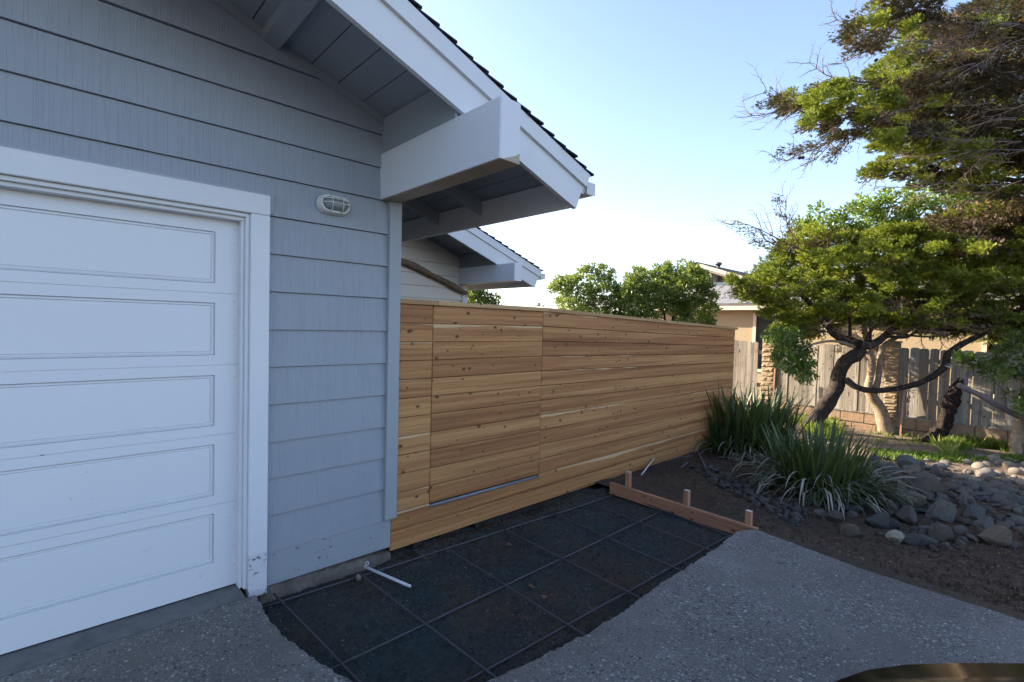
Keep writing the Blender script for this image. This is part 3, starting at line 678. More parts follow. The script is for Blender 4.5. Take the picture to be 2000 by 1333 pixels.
for a_, b_ in ((1.80, ya), (yb, FE - .01)):
    ny = 8; ys3 = [a_ + (b_ - a_) * i / ny for i in range(ny + 1)]; m = MB(); m.prism([(-.0238, y, Z0 + .01) for y in ys3] + [(-.0238, y, fz(13, y) - .003) for y in ys3[::-1]], (.0025, 0, 0)); m.build('gap_blocker', M['bark'], FR)  # added dark sheet behind the boards, stops light showing through the gaps
for k in range(13):
    if k == 0: fboard(1.797, FE, 0, 1, FR)
    elif k == 1: fboard(1.797, FE, 1, 2, FR, notch=(ya, yb, .071))
    else:
        fboard(1.797, ya - .002, k, k + 1, FR); fboard(yb + .002, FE, k, k + 1, FR)
GT = boxo('gate', (-.06, ya + .006, .125), (-.024, yb - .006, 1.64), M['cedar_cap'], FR)
for k in range(2, 13): fboard(ya + .002, yb - .002, k, k + 1, GT, 'gate_board', -.022, .001)
m = MB(); m.tube([(-.022, ya + .004, .084), (-.022, yb - .004, .084)], .014, 10); m.build('threshold_rail', M['railgrey'], FR)
m = MB(); m.box((-.10, ya, .055), (-.045, yb, .112)); m.build('gate_gap_shade', M['dark'], FR)  # near-black strip added in the gate gap, stands in for its shade
for (a, b) in ((1.80, 2.165), (2.166, 3.425), (3.426, 5.6), (5.601, FE + .05)):
    m = MB(); t0, t1 = .0, .021; z_ = lambda y: fz(13, y) + .001
    m.hexa([(-.12, a, z_(a)), (.022, a, z_(a)), (.022, b, z_(b)), (-.12, b, z_(b)), (-.12, a, z_(a) + .035), (.022, a, z_(a) + .035), (.022, b, z_(b) + .035), (-.12, b, z_(b) + .035)])
    m.build('cap_board', M['cedar_cap'], FR, (0, a, z_(a)), bevel=.002)
for y in (1.85, 3.48, 5.4, 7.57): boxo('post', (-.114, y - .045, Z0 + .02), (-.026, y + .045, fz(13, y) - .002), M['cedar_cap'], FR)
m = MB(); m.box((-.022, FE + .001, Z0), (-.112, FE + .02, fz(13, FE) - .002)); m.build('end_board', M['cedar'], FR)
for y in (2.0, 2.25, 2.36, 2.62): boxo('buried_block', (-.10, y, -.30), (-.022, y + random.uniform(.08, .11), -.176), M['bark'], FR)
m = MB(); m.box((-.118, 1.80, -.5), (-.105, FE, -.15)); m.build('gap_shade_sheet', M['dark'], FR)  # added near-black sheet under the fence, the gap's shade put into its colour
Lb = UX(1055, 597, -.06); m = MB(); m.box((Lb.x - .01, Lb.y - .06, Lb.z - .01), (Lb.x + .01, Lb.y + .05, Lb.z - .002))
for dd in (-.028, -.006): m.tube([Lb + Vector((0, dd, -.005)), Lb + Vector((0, dd, .02)), Lb + Vector((0, dd, .028))], [.006, .007, .003], 7)
m.tube([Lb + Vector((0, .03, -.006)), Lb + Vector((0, .055, .004)), Lb + Vector((0, .07, .018)), Lb + Vector((0, .092, .018))], .004, 6); m.build('latch', M['iron'], GT)

# ------------------------------------------------------------------ concrete form, stakes, reinforcement
FM = empty('concrete_form', (.95, 4.22, -.16), 'reddish lumber form board staked at the far end of the pit', 'form board')
m = MB(); m.hexa([(.215, 4.212, -.205), (1.655, 4.202, -.205), (1.655, 4.240, -.205), (.215, 4.250, -.205), (.215, 4.212, -.088), (1.69, 4.202, -.093), (1.69, 4.240, -.093), (.215, 4.250, -.088)]); m.build('form_board', M['form'], FM, (.2, 4.2, -.2), bevel=.002)
for px, py in ((1228, 922), (1342, 958), (1463, 998)):
    p = UY(px, py, 4.275); m = MB(); m.box((p.x - .024, 4.253, -.45), (p.x + .024, 4.297, p.z)); st = m.build('stake', M['stake'], FM, (p.x, 4.27, -.2), bevel=.002)
    m = MB(); m.box((p.x - .022, 4.255, p.z - .001), (p.x + .022, 4.295, p.z + .0015)); m.build('cut_end', M['endgrain'], st)
RB = empty('rebar_grid', (.9, 2.6, -.19), 'tied steel reinforcing bar grid lying in the dark pit', 'rebar grid')
def bar(a, b, r=.0058):
    a = Vector(a); b = Vector(b); n = 22; pts = []
    for i in range(n + 1):
        p = a.lerp(b, i / n); p += Vector((.004 * mnoise.noise(p * 1.5), .004 * mnoise.noise(p * 1.5 + Vector((7, 0, 0))), .004 * mnoise.noise(p * 2 + Vector((0, 7, 0))))); pts.append(p)
    m = MB(); m.tube(pts, [r * (1 + .08 * (i % 2)) for i in range(n + 1)], 8); m.build('rebar', M['rebar'], RB)
zb = -.178
for a, b in (((535, 1160), (690, 1320)), ((700, 1118), (964, 1320)), ((876, 1074), (1140, 1240)), ((984, 1034), (1254, 1170)), ((1082, 1003), (1335, 1118)), ((1160, 985), (1385, 1075)) ):
    A, B = UZ(*a, zb), UZ(*b, zb); d = (B - A).normalized(); bar(A, B + d * .12 if B.x < 1.3 else B + d * .06)
bar(UZ(1200, 968, zb - .01) + Vector((0, .08, 0)), UZ(1440, 1052, zb - .01))
zh = -.193
bar(UZ(515, 1186, zh), UZ(1200, 967, zh)); bar(UZ(650, 1306, zh) + Vector((0, -.03, 0)), UZ(1291, 999, zh)); bar(UZ(896, 1338, zh), UZ(1430, 1044, zh))
for X in (.28, .86, 1.44):
    for Y in (1.03, 1.56, 2.17, 2.75, 3.3, 3.79):
        if X > 1.3 and Y < 1.3: continue
        m = MB(); m.tube([Vector((X + .012 * math.cos(t * 1.3), Y + .012 * math.sin(t * 1.3), -.186 + .014 * math.sin(t * 2.6))) for t in range(6)], .0013, 4); m.build('tie_wire', M['rebar'], RB)
P0, P1 = UZ(712, 1107, -.165), UZ(802, 1146, -.200); m = MB(); m.tube([P0, P0.lerp(P1, .5), P1], .0095, 12); pv = m.build('plastic_pipe', M['pvc'], None, P0); tag(pv, 'short white plastic pipe lying out from the garage footing over the rebar', 'pipe')
m = MB(); c0 = UZ(717, 1101, -.15); m.tube([c0 + Vector((0, .012 * math.cos(a), .012 * math.sin(a))) for a in [i * .52 for i in range(13)]], .003, 7); m.build('pipe_collar', M['pvc'], pv)
# ------------------------------------------------------------------ stones
import bmesh
def stone_mesh(seed, sub=3, ang=.5, squash=(1, .8, .6), facet=False):
    bm = bmesh.new(); bmesh.ops.create_icosphere(bm, subdivisions=sub, radius=1); r = random.Random(seed)
    planes = [(Vector((r.gauss(0, 1), r.gauss(0, 1), r.gauss(0, 1))).normalized(), r.uniform(.5, .82)) for _ in range(13)] if facet else []
    for v in bm.verts:
        p = v.co.copy(); k = 1 + ang * (.35 * mnoise.noise(p * 1.1 + Vector((seed * 7.3, 0, 0))) + .16 * mnoise.noise(p * 2.8 + Vector((0, seed * 3.1, 0))) + .05 * mnoise.noise(p * 7))
        q = p * k
        for n_, d in planes:
            e = q.dot(n_) - d
            if e > 0: q -= n_ * e * .97
        v.co = Vector((q.x * squash[0], q.y * squash[1], q.z * squash[2]))
    me = bpy.data.meshes.new('stone'); bm.to_mesh(me); bm.free(); me.polygons.foreach_set('use_smooth', [True] * len(me.polygons))
    if facet: me.set_sharp_from_angle(angle=.42)
    return me
def mats_on(me, m): me = me.copy(); me.materials.clear(); me.materials.append(m); return me
ROCKB = [stone_mesh(i, 3, .75, (1, random.uniform(.7, .95), random.uniform(.72, .95)), True) for i in range(8)]
ROCKS = [stone_mesh(20 + i, 2, .75, (1, random.uniform(.65, .95), random.uniform(.6, .95)), True) for i in range(8)]
COBB = [stone_mesh(50 + i, 2, .6, (1, random.uniform(.65, .9), random.uniform(.5, .75))) for i in range(8)]
RB_ = {k: [mats_on(m_, M[k]) for m_ in ROCKB] for k in ('rock', 'rock_pale', 'rock_tan')}; RS_ = [mats_on(m_, M['rock']) for m_ in ROCKS]; CB_ = [mats_on(m_, M['cobble']) for m_ in COBB]; CD_ = [mats_on(m_, M['rock']) for m_ in COBB]  # last set: cobbles recoloured darker, the shade put into their colour
placed = []
def stone(me, x, y, r, name, label, group=None, sink=.3, zoff=0, tilt=.4, rot=None):
    o = bpy.data.objects.new(name, me); COL.objects.link(o); o.location = (x, y, gz(x, y) + r * .55 * (1 - sink) + zoff); o.scale = (r, r, r)
    o.rotation_euler = (random.uniform(-tilt, tilt), random.uniform(-tilt, tilt), random.uniform(0, 6.28) if rot is None else rot); tag(o, label, 'rock' if 'rock' in name or name == 'boulder' else 'stone', group); placed.append((x, y, r)); return o
big = [(1752, 962, 58, 46, 'rock', 'largest rounded blue-grey rock, right of the nearer strappy clump'), (1800, 950, 66, 34, 'rock', 'broad grey wedge rock on top of the pile, right of the largest rounded one'),
 (1768, 906, 42, 24, 'rock', 'slate-coloured flat rock at the sunlit back edge of the pile'), (1738, 910, 26, 24, 'rock', 'dark rock at the back of the pile beside the strappy leaves'), (1781, 926, 36, 14, 'rock_tan', 'tan smooth stone wedged under the flat back rocks'),
 (1786, 976, 46, 28, 'rock_tan', 'brownish rock tucked behind the largest rounded rock'), (1842, 975, 30, 28, 'rock', 'upright bluish rock in the middle of the pile'), (1838, 1001, 58, 30, 'rock', 'long greenish-blue rock in the middle front of the pile'),
 (1772, 1008, 44, 30, 'rock', 'dark brown rock below the largest rounded rock'), (1836, 1042, 46, 32, 'rock', 'blocky blue-grey rock at the front of the pile'), (1749, 1046, 34, 30, 'rock_pale', 'pale yellowish rounded rock at the front edge of the pile'),
 (1778, 1050, 34, 32, 'rock', 'dark rock touching the pale yellowish one'), (1940, 1052, 56, 26, 'rock_tan', 'long tan rock lying apart at the right front'), (1975, 1062, 22, 16, 'rock', 'small brown rock beside the long tan one'),
 (1898, 944, 26, 22, 'rock', 'dark pointed rock standing at the shadow edge in front of the cobbles'), (1902, 1000, 42, 28, 'rock', 'dark slab rock on the right slope of the pile'), (1924, 1026, 40, 30, 'rock', 'steep grey rock behind the long tan one'),
 (1661, 1036, 36, 26, 'rock', 'half-buried brown rock at the left end of the pile'), (1632, 1008, 32, 26, 'rock', 'rounded brown rock under the nearer strappy clump'), (1600, 1003, 26, 18, 'rock', 'low dark rock at the foot of the nearer strappy clump'),
 (1712, 1020, 44, 24, 'rock', 'slate rock left of the pale yellowish one'), (1808, 1060, 36, 18, 'rock', 'flat dark rock in the soil at the foot of the pile'), (1877, 1032, 26, 30, 'rock', 'narrow bluish rock between the blocky and the steep one'),
 (1435, 890, 26, 28, 'rock', 'grey rock under the drooping leaves of the farther strappy clump')]
for i, (px, py, w, h, mt, lb) in enumerate(big):
    p = UG(px, py + h * .38); d = (p - CAM).dot(FW); r = w / F_PX * d * .58
    stone(RB_[mt][i % 8], p.x, p.y, r, 'rock', lb, sink=.35, rot=random.uniform(-.5, .5) + .8, tilt=.25, zoff=.0)
def inside(x, y, poly):
    c = False; n = len(poly)
    for i in range(n):
        x0, y0 = poly[i]; x1, y1 = poly[i - 1]
        if (y0 > y) != (y1 > y) and x < (x1 - x0) * (y - y0) / (y1 - y0) + x0: c = not c
    return c
def fill(poly, n, rr, meshes, name, label, group, sink=.3, tries=60, olap=.75):
    xs_ = [p[0] for p in poly]; ys2 = [p[1] for p in poly]; k = 0
    for _ in range(n * tries):
        if k >= n: break
        px, py = random.uniform(min(xs_), max(xs_)), random.uniform(min(ys2), max(ys2))
        if not inside(px, py, poly): continue
        p = UG(px, py); r = random.uniform(*rr) if random.random() < .8 else rr[1] * 1.15
        if any((p.x - a) ** 2 + (p.y - b) ** 2 < (olap * (r + c)) ** 2 for a, b, c in placed): continue
        stone(random.choice(meshes), p.x, p.y, r, name, label, group, sink); k += 1
fill([(1500, 960), (1620, 1000), (1690, 1015), (1740, 1060), (1830, 1075), (1930, 1050), (1900, 950), (1780, 890), (1700, 890), (1600, 940)], 90, (.045, .085), RS_, 'rock', 'fist-sized dark field rock filling the shaded heap below the strappy clumps', 'rocks filling the heap', .45, olap=.58)
fill([(1520, 965), (1620, 1005), (1690, 1020), (1740, 1066), (1830, 1080), (1940, 1060), (1960, 1000), (1900, 950), (1780, 890), (1700, 890), (1600, 940)], 120, (.020, .042), RS_, 'rock', 'egg-sized rubble stone lodged between the larger rocks of the heap', 'rubble between the rocks', .5, olap=.45)
fill([(1385, 910), (1440, 930), (1500, 960), (1580, 1000), (1560, 1030), (1480, 990), (1400, 950), (1350, 915)], 150, (.022, .060), RS_, 'rock', 'small dark stone in the soil left of the rock pile', 'small stones under the farther clump', .35, olap=.7)
fill([(1830, 950), (1870, 965), (1930, 985), (2010, 1010), (2010, 955), (1940, 942), (1880, 950)], 70, (.045, .085), CD_, 'cobble', 'river cobble darkened in colour for the shade on the slope right of the rock pile', 'cobbles in the shade', .5, olap=.62)
fill([(1700, 905), (1790, 940), (1860, 950), (1930, 942), (2010, 952), (2010, 905), (1930, 893), (1880, 905), (1800, 900)], 48, (.035, .085), CB_, 'cobble', 'sunlit tan river cobble between the rock pile and the grass', 'cobbles in the sun', .5, olap=.66)
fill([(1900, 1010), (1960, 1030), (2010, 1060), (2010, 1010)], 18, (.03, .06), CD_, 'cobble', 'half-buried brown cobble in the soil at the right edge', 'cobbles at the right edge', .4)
st_ = UZ(700, 1128, -.18); o = bpy.data.objects.new('stone', RB_['rock_pale'][3]); COL.objects.link(o); o.location = st_; o.scale = (.03, .028, .03); tag(o, 'pale broken stone by the garage footing next to the plastic pipe', 'stone')
def pit_leaf(px, py, ang, col, L, lb):
    p = UZ(px, py, -.195); m = MB(); c, s_ = math.cos(ang), math.sin(ang); vs = []
    for t, w_ in ((0, .0), (.3, .28), (.6, .3), (1, 0)):
        for sd in (-1, 1):
            vs.append((p.x + L * (t * c - sd * w_ * s_), p.y + L * (t * s_ + sd * w_ * c), p.z + .006 + .012 * w_ * 3 - .008 * t))
    m.add(vs, [(0, 2, 3, 1), (2, 4, 5, 3), (4, 6, 7, 5)], 0, True); tag(m.build('fallen_leaf', col, None, p), lb, 'leaf')
dl = m_simple('dry_leaf', (.28, .12, .06), .8, var=.4)
pit_leaf(988, 1066, .9, dl, .05, 'rust-brown dry leaf in the pit near the fence'); pit_leaf(1062, 1172, 2.2, dl, .055, 'upright rust-brown dry leaf in the middle of the pit'); pit_leaf(1030, 1146, .5, dl, .045, 'thin brown leaf left of the upright dry leaf in the pit')
def sticko(pts, r, mat, lb, name='stick'):
    m = MB(); P, R_ = smooth_path([(p, r * (1 - .3 * i / len(pts))) for i, p in enumerate(pts)], 5); m.tube(P, R_, 7, bump=.2, fq=30); tag(m.build(name, mat, None, pts[0]), lb, 'stick')
gr = M['barkgrey']
sticko([UG(1360, 880) + Vector((0, 0, .02)), UG(1372, 905) + Vector((0, 0, .02)), UG(1384, 930) + Vector((0, 0, .012))], .016, gr, 'thick grey stick on the dark soil beside the farther strappy clump')
sticko([UG(1300, 903) + Vector((0, 0, .015)), UG(1330, 897) + Vector((0, 0, .03)), UG(1352, 893) + Vector((0, 0, .015))], .008, gr, 'thin forked grey twig on the soil close to the cedar fence')
sticko([UG(1330, 915) + Vector((0, 0, .01)), UG(1345, 905) + Vector((0, 0, .02))], .012, gr, 'short grey stick stub between the fence and the thick stick')
sticko([UG(1430, 995) + Vector((0, 0, .012)), UG(1455, 1008) + Vector((0, 0, .008))], .004, M['strap_dry'], 'short pale straw lying behind the form stakes')
sticko([UG(1340, 900) + Vector((0, 0, .01)), UX(1352, 868, .03)], .005, gr, 'thin twig leaning on the cedar fence above the soil')
wp = [UX(1237, 944, .16), UX(1277, 896, .02)]; m = MB(); m.tube([wp[0] + Vector((.0, 0, -.03)), wp[1]], .0085, 10); tag(m.build('plastic_pipe', M['pvc'], None, wp[0]), 'thin white plastic pipe leaning on the cedar fence behind the form stake', 'pipe')
# ------------------------------------------------------------------ old grey plank fence on a block base
GY = 11.75
GF = empty('plank_fence', (0, GY, -.4), 'old weathered grey plank fence with dog-eared tops on a low block wall', 'fence')
zb_ = -.02
def plank(x0, x1, zt):
    y = GY + random.uniform(-.006, .006); tl = random.uniform(-.012, .012); c = (x1 - x0) * .22; cz = random.uniform(.012, .03); n = 9
    pts = [(x0, zb_), (x1, zb_)]
    for j in range(1, n): t = j / n; pts.append((x1 + tl * t + .003 * mnoise.noise(Vector((x1 * 9, t * 6, 0))), zb_ + (zt - cz - zb_) * t))
    pts += [(x1 + tl, zt - cz), (x1 + tl - c, zt), (x0 + tl + c, zt), (x0 + tl, zt - cz)]
    for j in range(n - 1, 0, -1): t = j / n; pts.append((x0 + tl * t + .003 * mnoise.noise(Vector((x0 * 9 + 3, t * 6, 0))), zb_ + (zt - cz - zb_) * t))
    tw = random.uniform(-.006, .006)
    m = MB(); m.prism([(x, y + tw * (1 if x > (x0 + x1) / 2 else -1), z) for x, z in pts], (0, .018, 0)); m.build('plank', M['grey_plank'], GF, ((x0 + x1) / 2, y, zb_))
piers = [(UY(1490, 700, GY).x, UY(1514, 700, GY).x), (UY(1730, 700, GY).x, UY(1757, 700, GY).x)]
x = -3.2
while x < 7.8:
    w = random.uniform(.125, .15)
    hit = [p for p in piers if x + w > p[0] and x < p[1]]
    if hit: x = hit[0][1] + .006; continue
    t = (x + 2.0) / 5.0
    plank(x, x + w, 1.29 + .012 * math.sin(x * 2) + random.uniform(-.012, .012)); x += w + random.choice((.003, .005, .012))
for z in (.25, 1.0): boxo('rail', (-3.2, GY + .03, z), (7.9, GY + .07, z + .09), M['grey_plank'], GF)
for xx in (-3.1, -.35, 2.2, 4.5, 6.9): boxo('post', (xx, GY + .072, -.4), (xx + .09, GY + .16, 1.25), M['grey_plank'], GF)
for pi, (a, b) in enumerate(piers):
    z = -.46; k = 0; pr = empty('block_pier', ((a + b) / 2, GY, -.46), ['rough block pier in the plank fence behind the left trunk and hanging bough', 'rough block pier in the plank fence between the two middle trunks'][pi], 'pier', )
    while z < 1.27:
        h = .108; m = MB(); nx, nz = 6, 4; vs = []; fs = []
        for i in range(nx + 1):
            for j in range(nz + 1):
                u, v_ = i / nx, j / nz; e = min(u, 1 - u, v_, 1 - v_)
                vs.append((a + (b - a) * u, GY - .055 - (.015 + .022 * mnoise.noise(Vector((u * 3 + k, v_ * 2, pi * 5)))) * (1 if e > .01 else 0), z + .004 + (h - .008) * v_))
        for i in range(nx):
            for j in range(nz): q = i * (nz + 1) + j; fs.append((q, q + nz + 1, q + nz + 2, q + 1))
        m.add(vs, fs, 0, False); m.box((a, GY - .054, z + .003), (b, GY + .12, z + h - .003)); m.build('pier_block', M['pier'], pr, (a, GY, z)); z += h; k += 1
    boxo('cap_slab', (a - .015, GY - .08, z), (b + .015, GY + .14, z + .03), M['pier'], pr)
for r_, z in enumerate((-.46, -.24)):
    x = -3.3 + (.2 if r_ else 0)
    while x < 7.8:
        if not any(x < p[1] and x + .40 > p[0] for p in piers):
            boxo('base_block', (x + .003, GY - .035 + random.uniform(-.003, .003), z + .003), (x + .393, GY + .10, z + .197), M['block'], GF, bevel=.006)
        else:
            p = [p for p in piers if x < p[1] and x + .40 > p[0]][0]
            if p[0] - x > .05: boxo('base_block', (x + .003, GY - .035, z + .003), (p[0] - .004, GY + .10, z + .197), M['block'], GF)
            if x + .4 - p[1] > .05: boxo('base_block', (p[1] + .004, GY - .035, z + .003), (x + .393, GY + .10, z + .197), M['block'], GF)
        x += .40
boxo('mortar_core', (-3.3, GY - .02, -.5), (7.9, GY + .09, -.045), M['rawconc'], GF)
for a, b in ((-3.3, piers[0][0]), (piers[0][1], piers[1][0]), (piers[1][1], 7.85)): boxo('bottom_rail', (a + .01, GY - .05, -.043), (b - .01, GY + .0, -.019), M['grey_plank'], GF)
def gstake(px, py0, py1, Y, w, lb):
    a, b = UY(px[0], py0, Y), UY(px[1], py1, Y); m = MB(); m.hexa([(b.x - w, Y, b.z), (b.x + w, Y, b.z), (b.x + w, Y + .02, b.z), (b.x - w, Y + .02, b.z), (a.x - w, Y + .01, a.z), (a.x + w, Y + .01, a.z), (a.x + w, Y + .03, a.z), (a.x - w, Y + .03, a.z)])
    tag(m.build('garden_stake', M['stake'], None, (b.x, Y, b.z)), lb, 'stake')
gstake((1768, 1758), 738, 850, 11.25, .013, 'thin pale wooden stake standing between the tan trunk and the rough dark trunk')
gstake((1513, 1508), 720, 800, 11.45, .014, 'thin pale wooden stake in front of the left block pier')
# ------------------------------------------------------------------ neighbouring house beyond the plank fence
NH = empty('neighbour_house', (-1, 16, -.4), 'tan stucco house with a grey shingle roof beyond the plank fence', 'house')
eY, eZ = 15.5, 2.2; wY = 15.95
px0, px1 = -6.5, 8
wl = UY(1462, 640, wY).x
win = [(UY(1477, 640, wY).x, .35, UY(1560, 640, wY).x, 2.0), (UY(1930, 640, wY).x, .2, 5.6, 2.0)]
m = MB(); xs_ = [px0, win[0][0], win[0][2], win[1][0], win[1][2], px1]
for i in (0, 2, 4): m.box((xs_[i], wY, -.5), (xs_[i + 1], wY + .2, 2.35))
for w_ in win: m.box((w_[0], wY, -.5), (w_[2], wY + .2, w_[1])); m.box((w_[0], wY, w_[3]), (w_[2], wY + .2, 2.35))
m.box((px0, wY + .21, -.5), (px0 + .2, 24, 2.35)); m.box((px1 - .2, wY + .21, -.5), (px1, 24, 2.35)); m.box((px0, 24.01, -.5), (px1, 24.2, 2.35)); m.build('wall', M['tanwall'], NH)
for x0, z0, x1, z1 in win:
    fr = MB(); t_ = .09
    fr.box((x0 - t_, wY - .03, z0 - t_), (x0, wY - .002, z1 + t_)); fr.box((x1, wY - .03, z0 - t_), (x1 + t_, wY - .002, z1 + t_)); fr.box((x0, wY - .03, z1), (x1, wY - .002, z1 + t_)); fr.box((x0, wY - .04, z0 - t_), (x1, wY - .002, z0))
    wn = fr.build('window', M['tantrim'], NH)
    boxo('pane', (x0, wY + .04, z0), ((x0 + x1) / 2 - .02, wY + .05, z1), M['winglass'], wn); boxo('pane', ((x0 + x1) / 2 + .02, wY + .04, z0), (x1, wY + .05, z1), M['winglass'], wn)
    boxo('mullion', ((x0 + x1) / 2 - .02, wY + .03, z0), ((x0 + x1) / 2 + .02, wY + .06, z1), M['browntrim'], wn)
boxo('soffit', (px0 - .3, eY + .03, eZ - .02), (px1 + .3, wY - .003, eZ + .0), M['tantrim'], NH)
boxo('fascia', (px0 - .3, eY, eZ - .03), (px1 + .3, eY + .028, eZ + .13), M['tantrim'], NH)
rs = .30
yR = 20.2; zR = eZ + .13 + (yR - eY) * rs
m = MB(); m.prism([(px0 - .4, eY - .03, eZ + .131), (px1 + .4, eY - .03, eZ + .131), (px1 + .4, yR, zR), (px0 - .4, yR, zR)], (0, 0, .04)); m.prism([(px0 - .4, yR, zR), (px1 + .4, yR, zR), (px1 + .4, 24.8, eZ + .13), (px0 - .4, 24.8, eZ + .13)], (0, 0, .04)); m.build('roof', M['shingle_grey'], NH)
gx = -5.4; c_ = 1 / math.sqrt(1 + rs * rs)
rest = MB()
for j in range(14):
    y0 = eY - .05 + j * .21; x = -5.6 + (.15 if j % 2 else 0) + random.uniform(-.03, .03)
    while x < 7.6:
        w = random.uniform(.26, .36); z0 = eZ + .172 + (y0 - eY) * rs; y1 = y0 + .24; z1 = z0 + .24 * rs - .008; lift = random.uniform(.0, .012)
        q = [(x + .004, y0, z0 + lift), (x + w - .004, y0, z0 + lift), (x + w - .004, y1, z1), (x + .004, y1, z1)]; q = q + [(a, b, c + .018) for a, b, c in q]
        vis = x < -1.8
        if vis and j < 13: mm = MB(); mm.hexa(q); mm.build('shingle', M['shingle_grey'], NH, (x, y0, z0))
        else: rest.hexa(q)
        x += w
tag(rest.build('shingle_field', M['shingle_grey'], NH), kind='stuff')
# upper gable
gy = 18.3; pk = UY(1362, 512, gy); rt_ = UY(1448, 537, gy); lf = UY(1338, 523, gy)
sl_r = (pk.z - rt_.z) / (rt_.x - pk.x); hw = 2.2
m = MB(); zb2 = 2.9
m.prism([(pk.x - hw, gy + .5, zb2), (pk.x + hw, gy + .5, zb2), (pk.x + hw, gy + .5, pk.z - sl_r * hw - .16), (pk.x, gy + .5, pk.z - .16), (pk.x - hw, gy + .5, pk.z - sl_r * hw - .16)], (0, 3, 0)); m.build('gable_wall', M['tanwall'], NH)
for sg in (1, -1):
    ex = pk.x + sg * (hw + .35); ez = pk.z - sl_r * (hw + .35)
    m = MB(); m.prism([(pk.x, gy - .05, pk.z - .03), (ex, gy - .05, ez - .03), (ex, gy - .05, ez), (pk.x, gy - .05, pk.z)], (0, 4.5, 0)); m.build('gable_roof', M['shingle'], NH)
    m = MB(); m.prism([(pk.x, gy, pk.z - .18), (ex, gy, ez - .18), (ex, gy, ez - .032), (pk.x, gy, pk.z - .032)], (0, .04, 0)); m.build('barge_board', M['tantrim'], NH)
    m = MB(); m.prism([(pk.x, gy + .10, pk.z - .26), (ex, gy + .10, ez - .26), (ex, gy + .10, ez - .05), (pk.x, gy + .10, pk.z - .05)], (0, .1, 0)); m.build('rafter', M['browntrim'], NH)
boxo('ridge_post', (pk.x - .09, gy - .02, pk.z - .62), (pk.x + .09, gy + .44, pk.z - .15), M['browntrim'], NH)
ga, gb = UY(1366, 536, gy + .48), UY(1390, 556, gy + .48); boxo('gable_window', (ga.x, gy + .46, gb.z), (gb.x, gy + .495, ga.z), M['winglass'], NH)
ga, gb = UY(1396, 541, gy + .48), UY(1407, 556, gy + .48); boxo('gable_window', (ga.x, gy + .46, gb.z), (gb.x, gy + .495, ga.z), M['browntrim'], NH)
ta, tb = UY(1388, 553, 18.25), UY(1450, 562, 18.25); m = MB(); m.box((pk.x - hw - .3, 18.20, tb.z), (pk.x + hw + .9, 18.32, ta.z)); m.build('flashing', M['teal'], NH)
vp = UY(1403, 525, 18.6); m = MB(); m.tube([vp - Vector((0, 0, .5)), vp, vp + Vector((0, 0, .12))], .07, 10); m.tube([vp + Vector((0, 0, .12)), vp + Vector((0, 0, .16)), vp + Vector((0, 0, .22)), vp + Vector((0, 0, .24))], [.10, .13, .13, .07], 10); m.build('vent_pipe', M['iron'], NH)
# slatted awning behind the left trunk
aw = empty('awning', UY(1590, 650, 15.6), 'pale ribbed awning on the tan house seen behind the left trunk', 'awning')
a, b = UY(1568, 655, 15.2), UY(1616, 655, 15.2); zt_ = UY(1590, 640, 15.9).z; n = 9
for i in range(n):
    x0 = a.x + (b.x - a.x) * i / n; w = (b.x - a.x) / n * .62; m = MB(); m.hexa([(x0, 15.2, a.z), (x0 + w, 15.2, a.z), (x0 + w, 15.93, zt_ + .1), (x0, 15.93, zt_ + .1), (x0, 15.2, a.z + .02), (x0 + w, 15.2, a.z + .02), (x0 + w, 15.93, zt_ + .12), (x0, 15.93, zt_ + .12)]); m.build('slat', M['cream'], aw)
# far house roof left of the shrubs
fh = empty('far_house', U(1115, 600, 30), 'grey roof of a far house just showing left of the big shrub', 'house')
A = U(1098, 612, 30); Bp = U(1136, 612, 30); T = U(1122, 585, 31)
m = MB(); m.box((A.x - .3, A.y, -.5), (Bp.x + 2, A.y + 4, A.z - .3)); m.build('wall', M['tanwall'], fh)
m = MB(); m.prism([(A.x - .8, A.y - .4, A.z - .35), (Bp.x + 2.4, A.y - .4, A.z - .35), (Bp.x + 1.4, A.y + 2, T.z), (A.x + .5, A.y + 2, T.z)], (0, .2, .05)); m.build('roof', M['shingle_grey'], fh)

# ------------------------------------------------------------------ foliage
def frames(D, rnd=1.0):
    D = D / np.linalg.norm(D, axis=1, keepdims=True); R_ = rng.normal(size=D.shape) * rnd + np.array([0, 0, 1.0]) * (1.2 - rnd if rnd < 1 else 0)
    X = np.cross(D, R_); X /= np.linalg.norm(X, axis=1, keepdims=True) + 1e-9; Z = np.cross(X, D); return X, D, Z
def foliage(name, mat, P, D, sc, tmpl, tint, parent=None, roll=1.0):
    """instances of a small leaf template gathered in one mesh"""
    TV, TF = tmpl; X, Y, Z = frames(D, roll); sc = np.asarray(sc)[:, None, None]
    V = P[:, None, :] + sc * (TV[None, :, 0:1] * X[:, None, :] + TV[None, :, 1:2] * Y[:, None, :] + TV[None, :, 2:3] * Z[:, None, :])
    n = len(P); F = (TF[None] + (np.arange(n) * len(TV))[:, None, None]).reshape(-1, 3)
    return tri_mesh(name, V.reshape(-1, 3), F, mat, np.repeat(tint, len(TF)), parent)
LEAF = (np.array([(0, 0, 0), (-.24, .45, .06), (.24, .45, .06), (0, 1, -.05), (0, .5, -.03)], float), np.array([(0, 4, 1), (0, 2, 4), (1, 4, 3), (4, 2, 3)]))
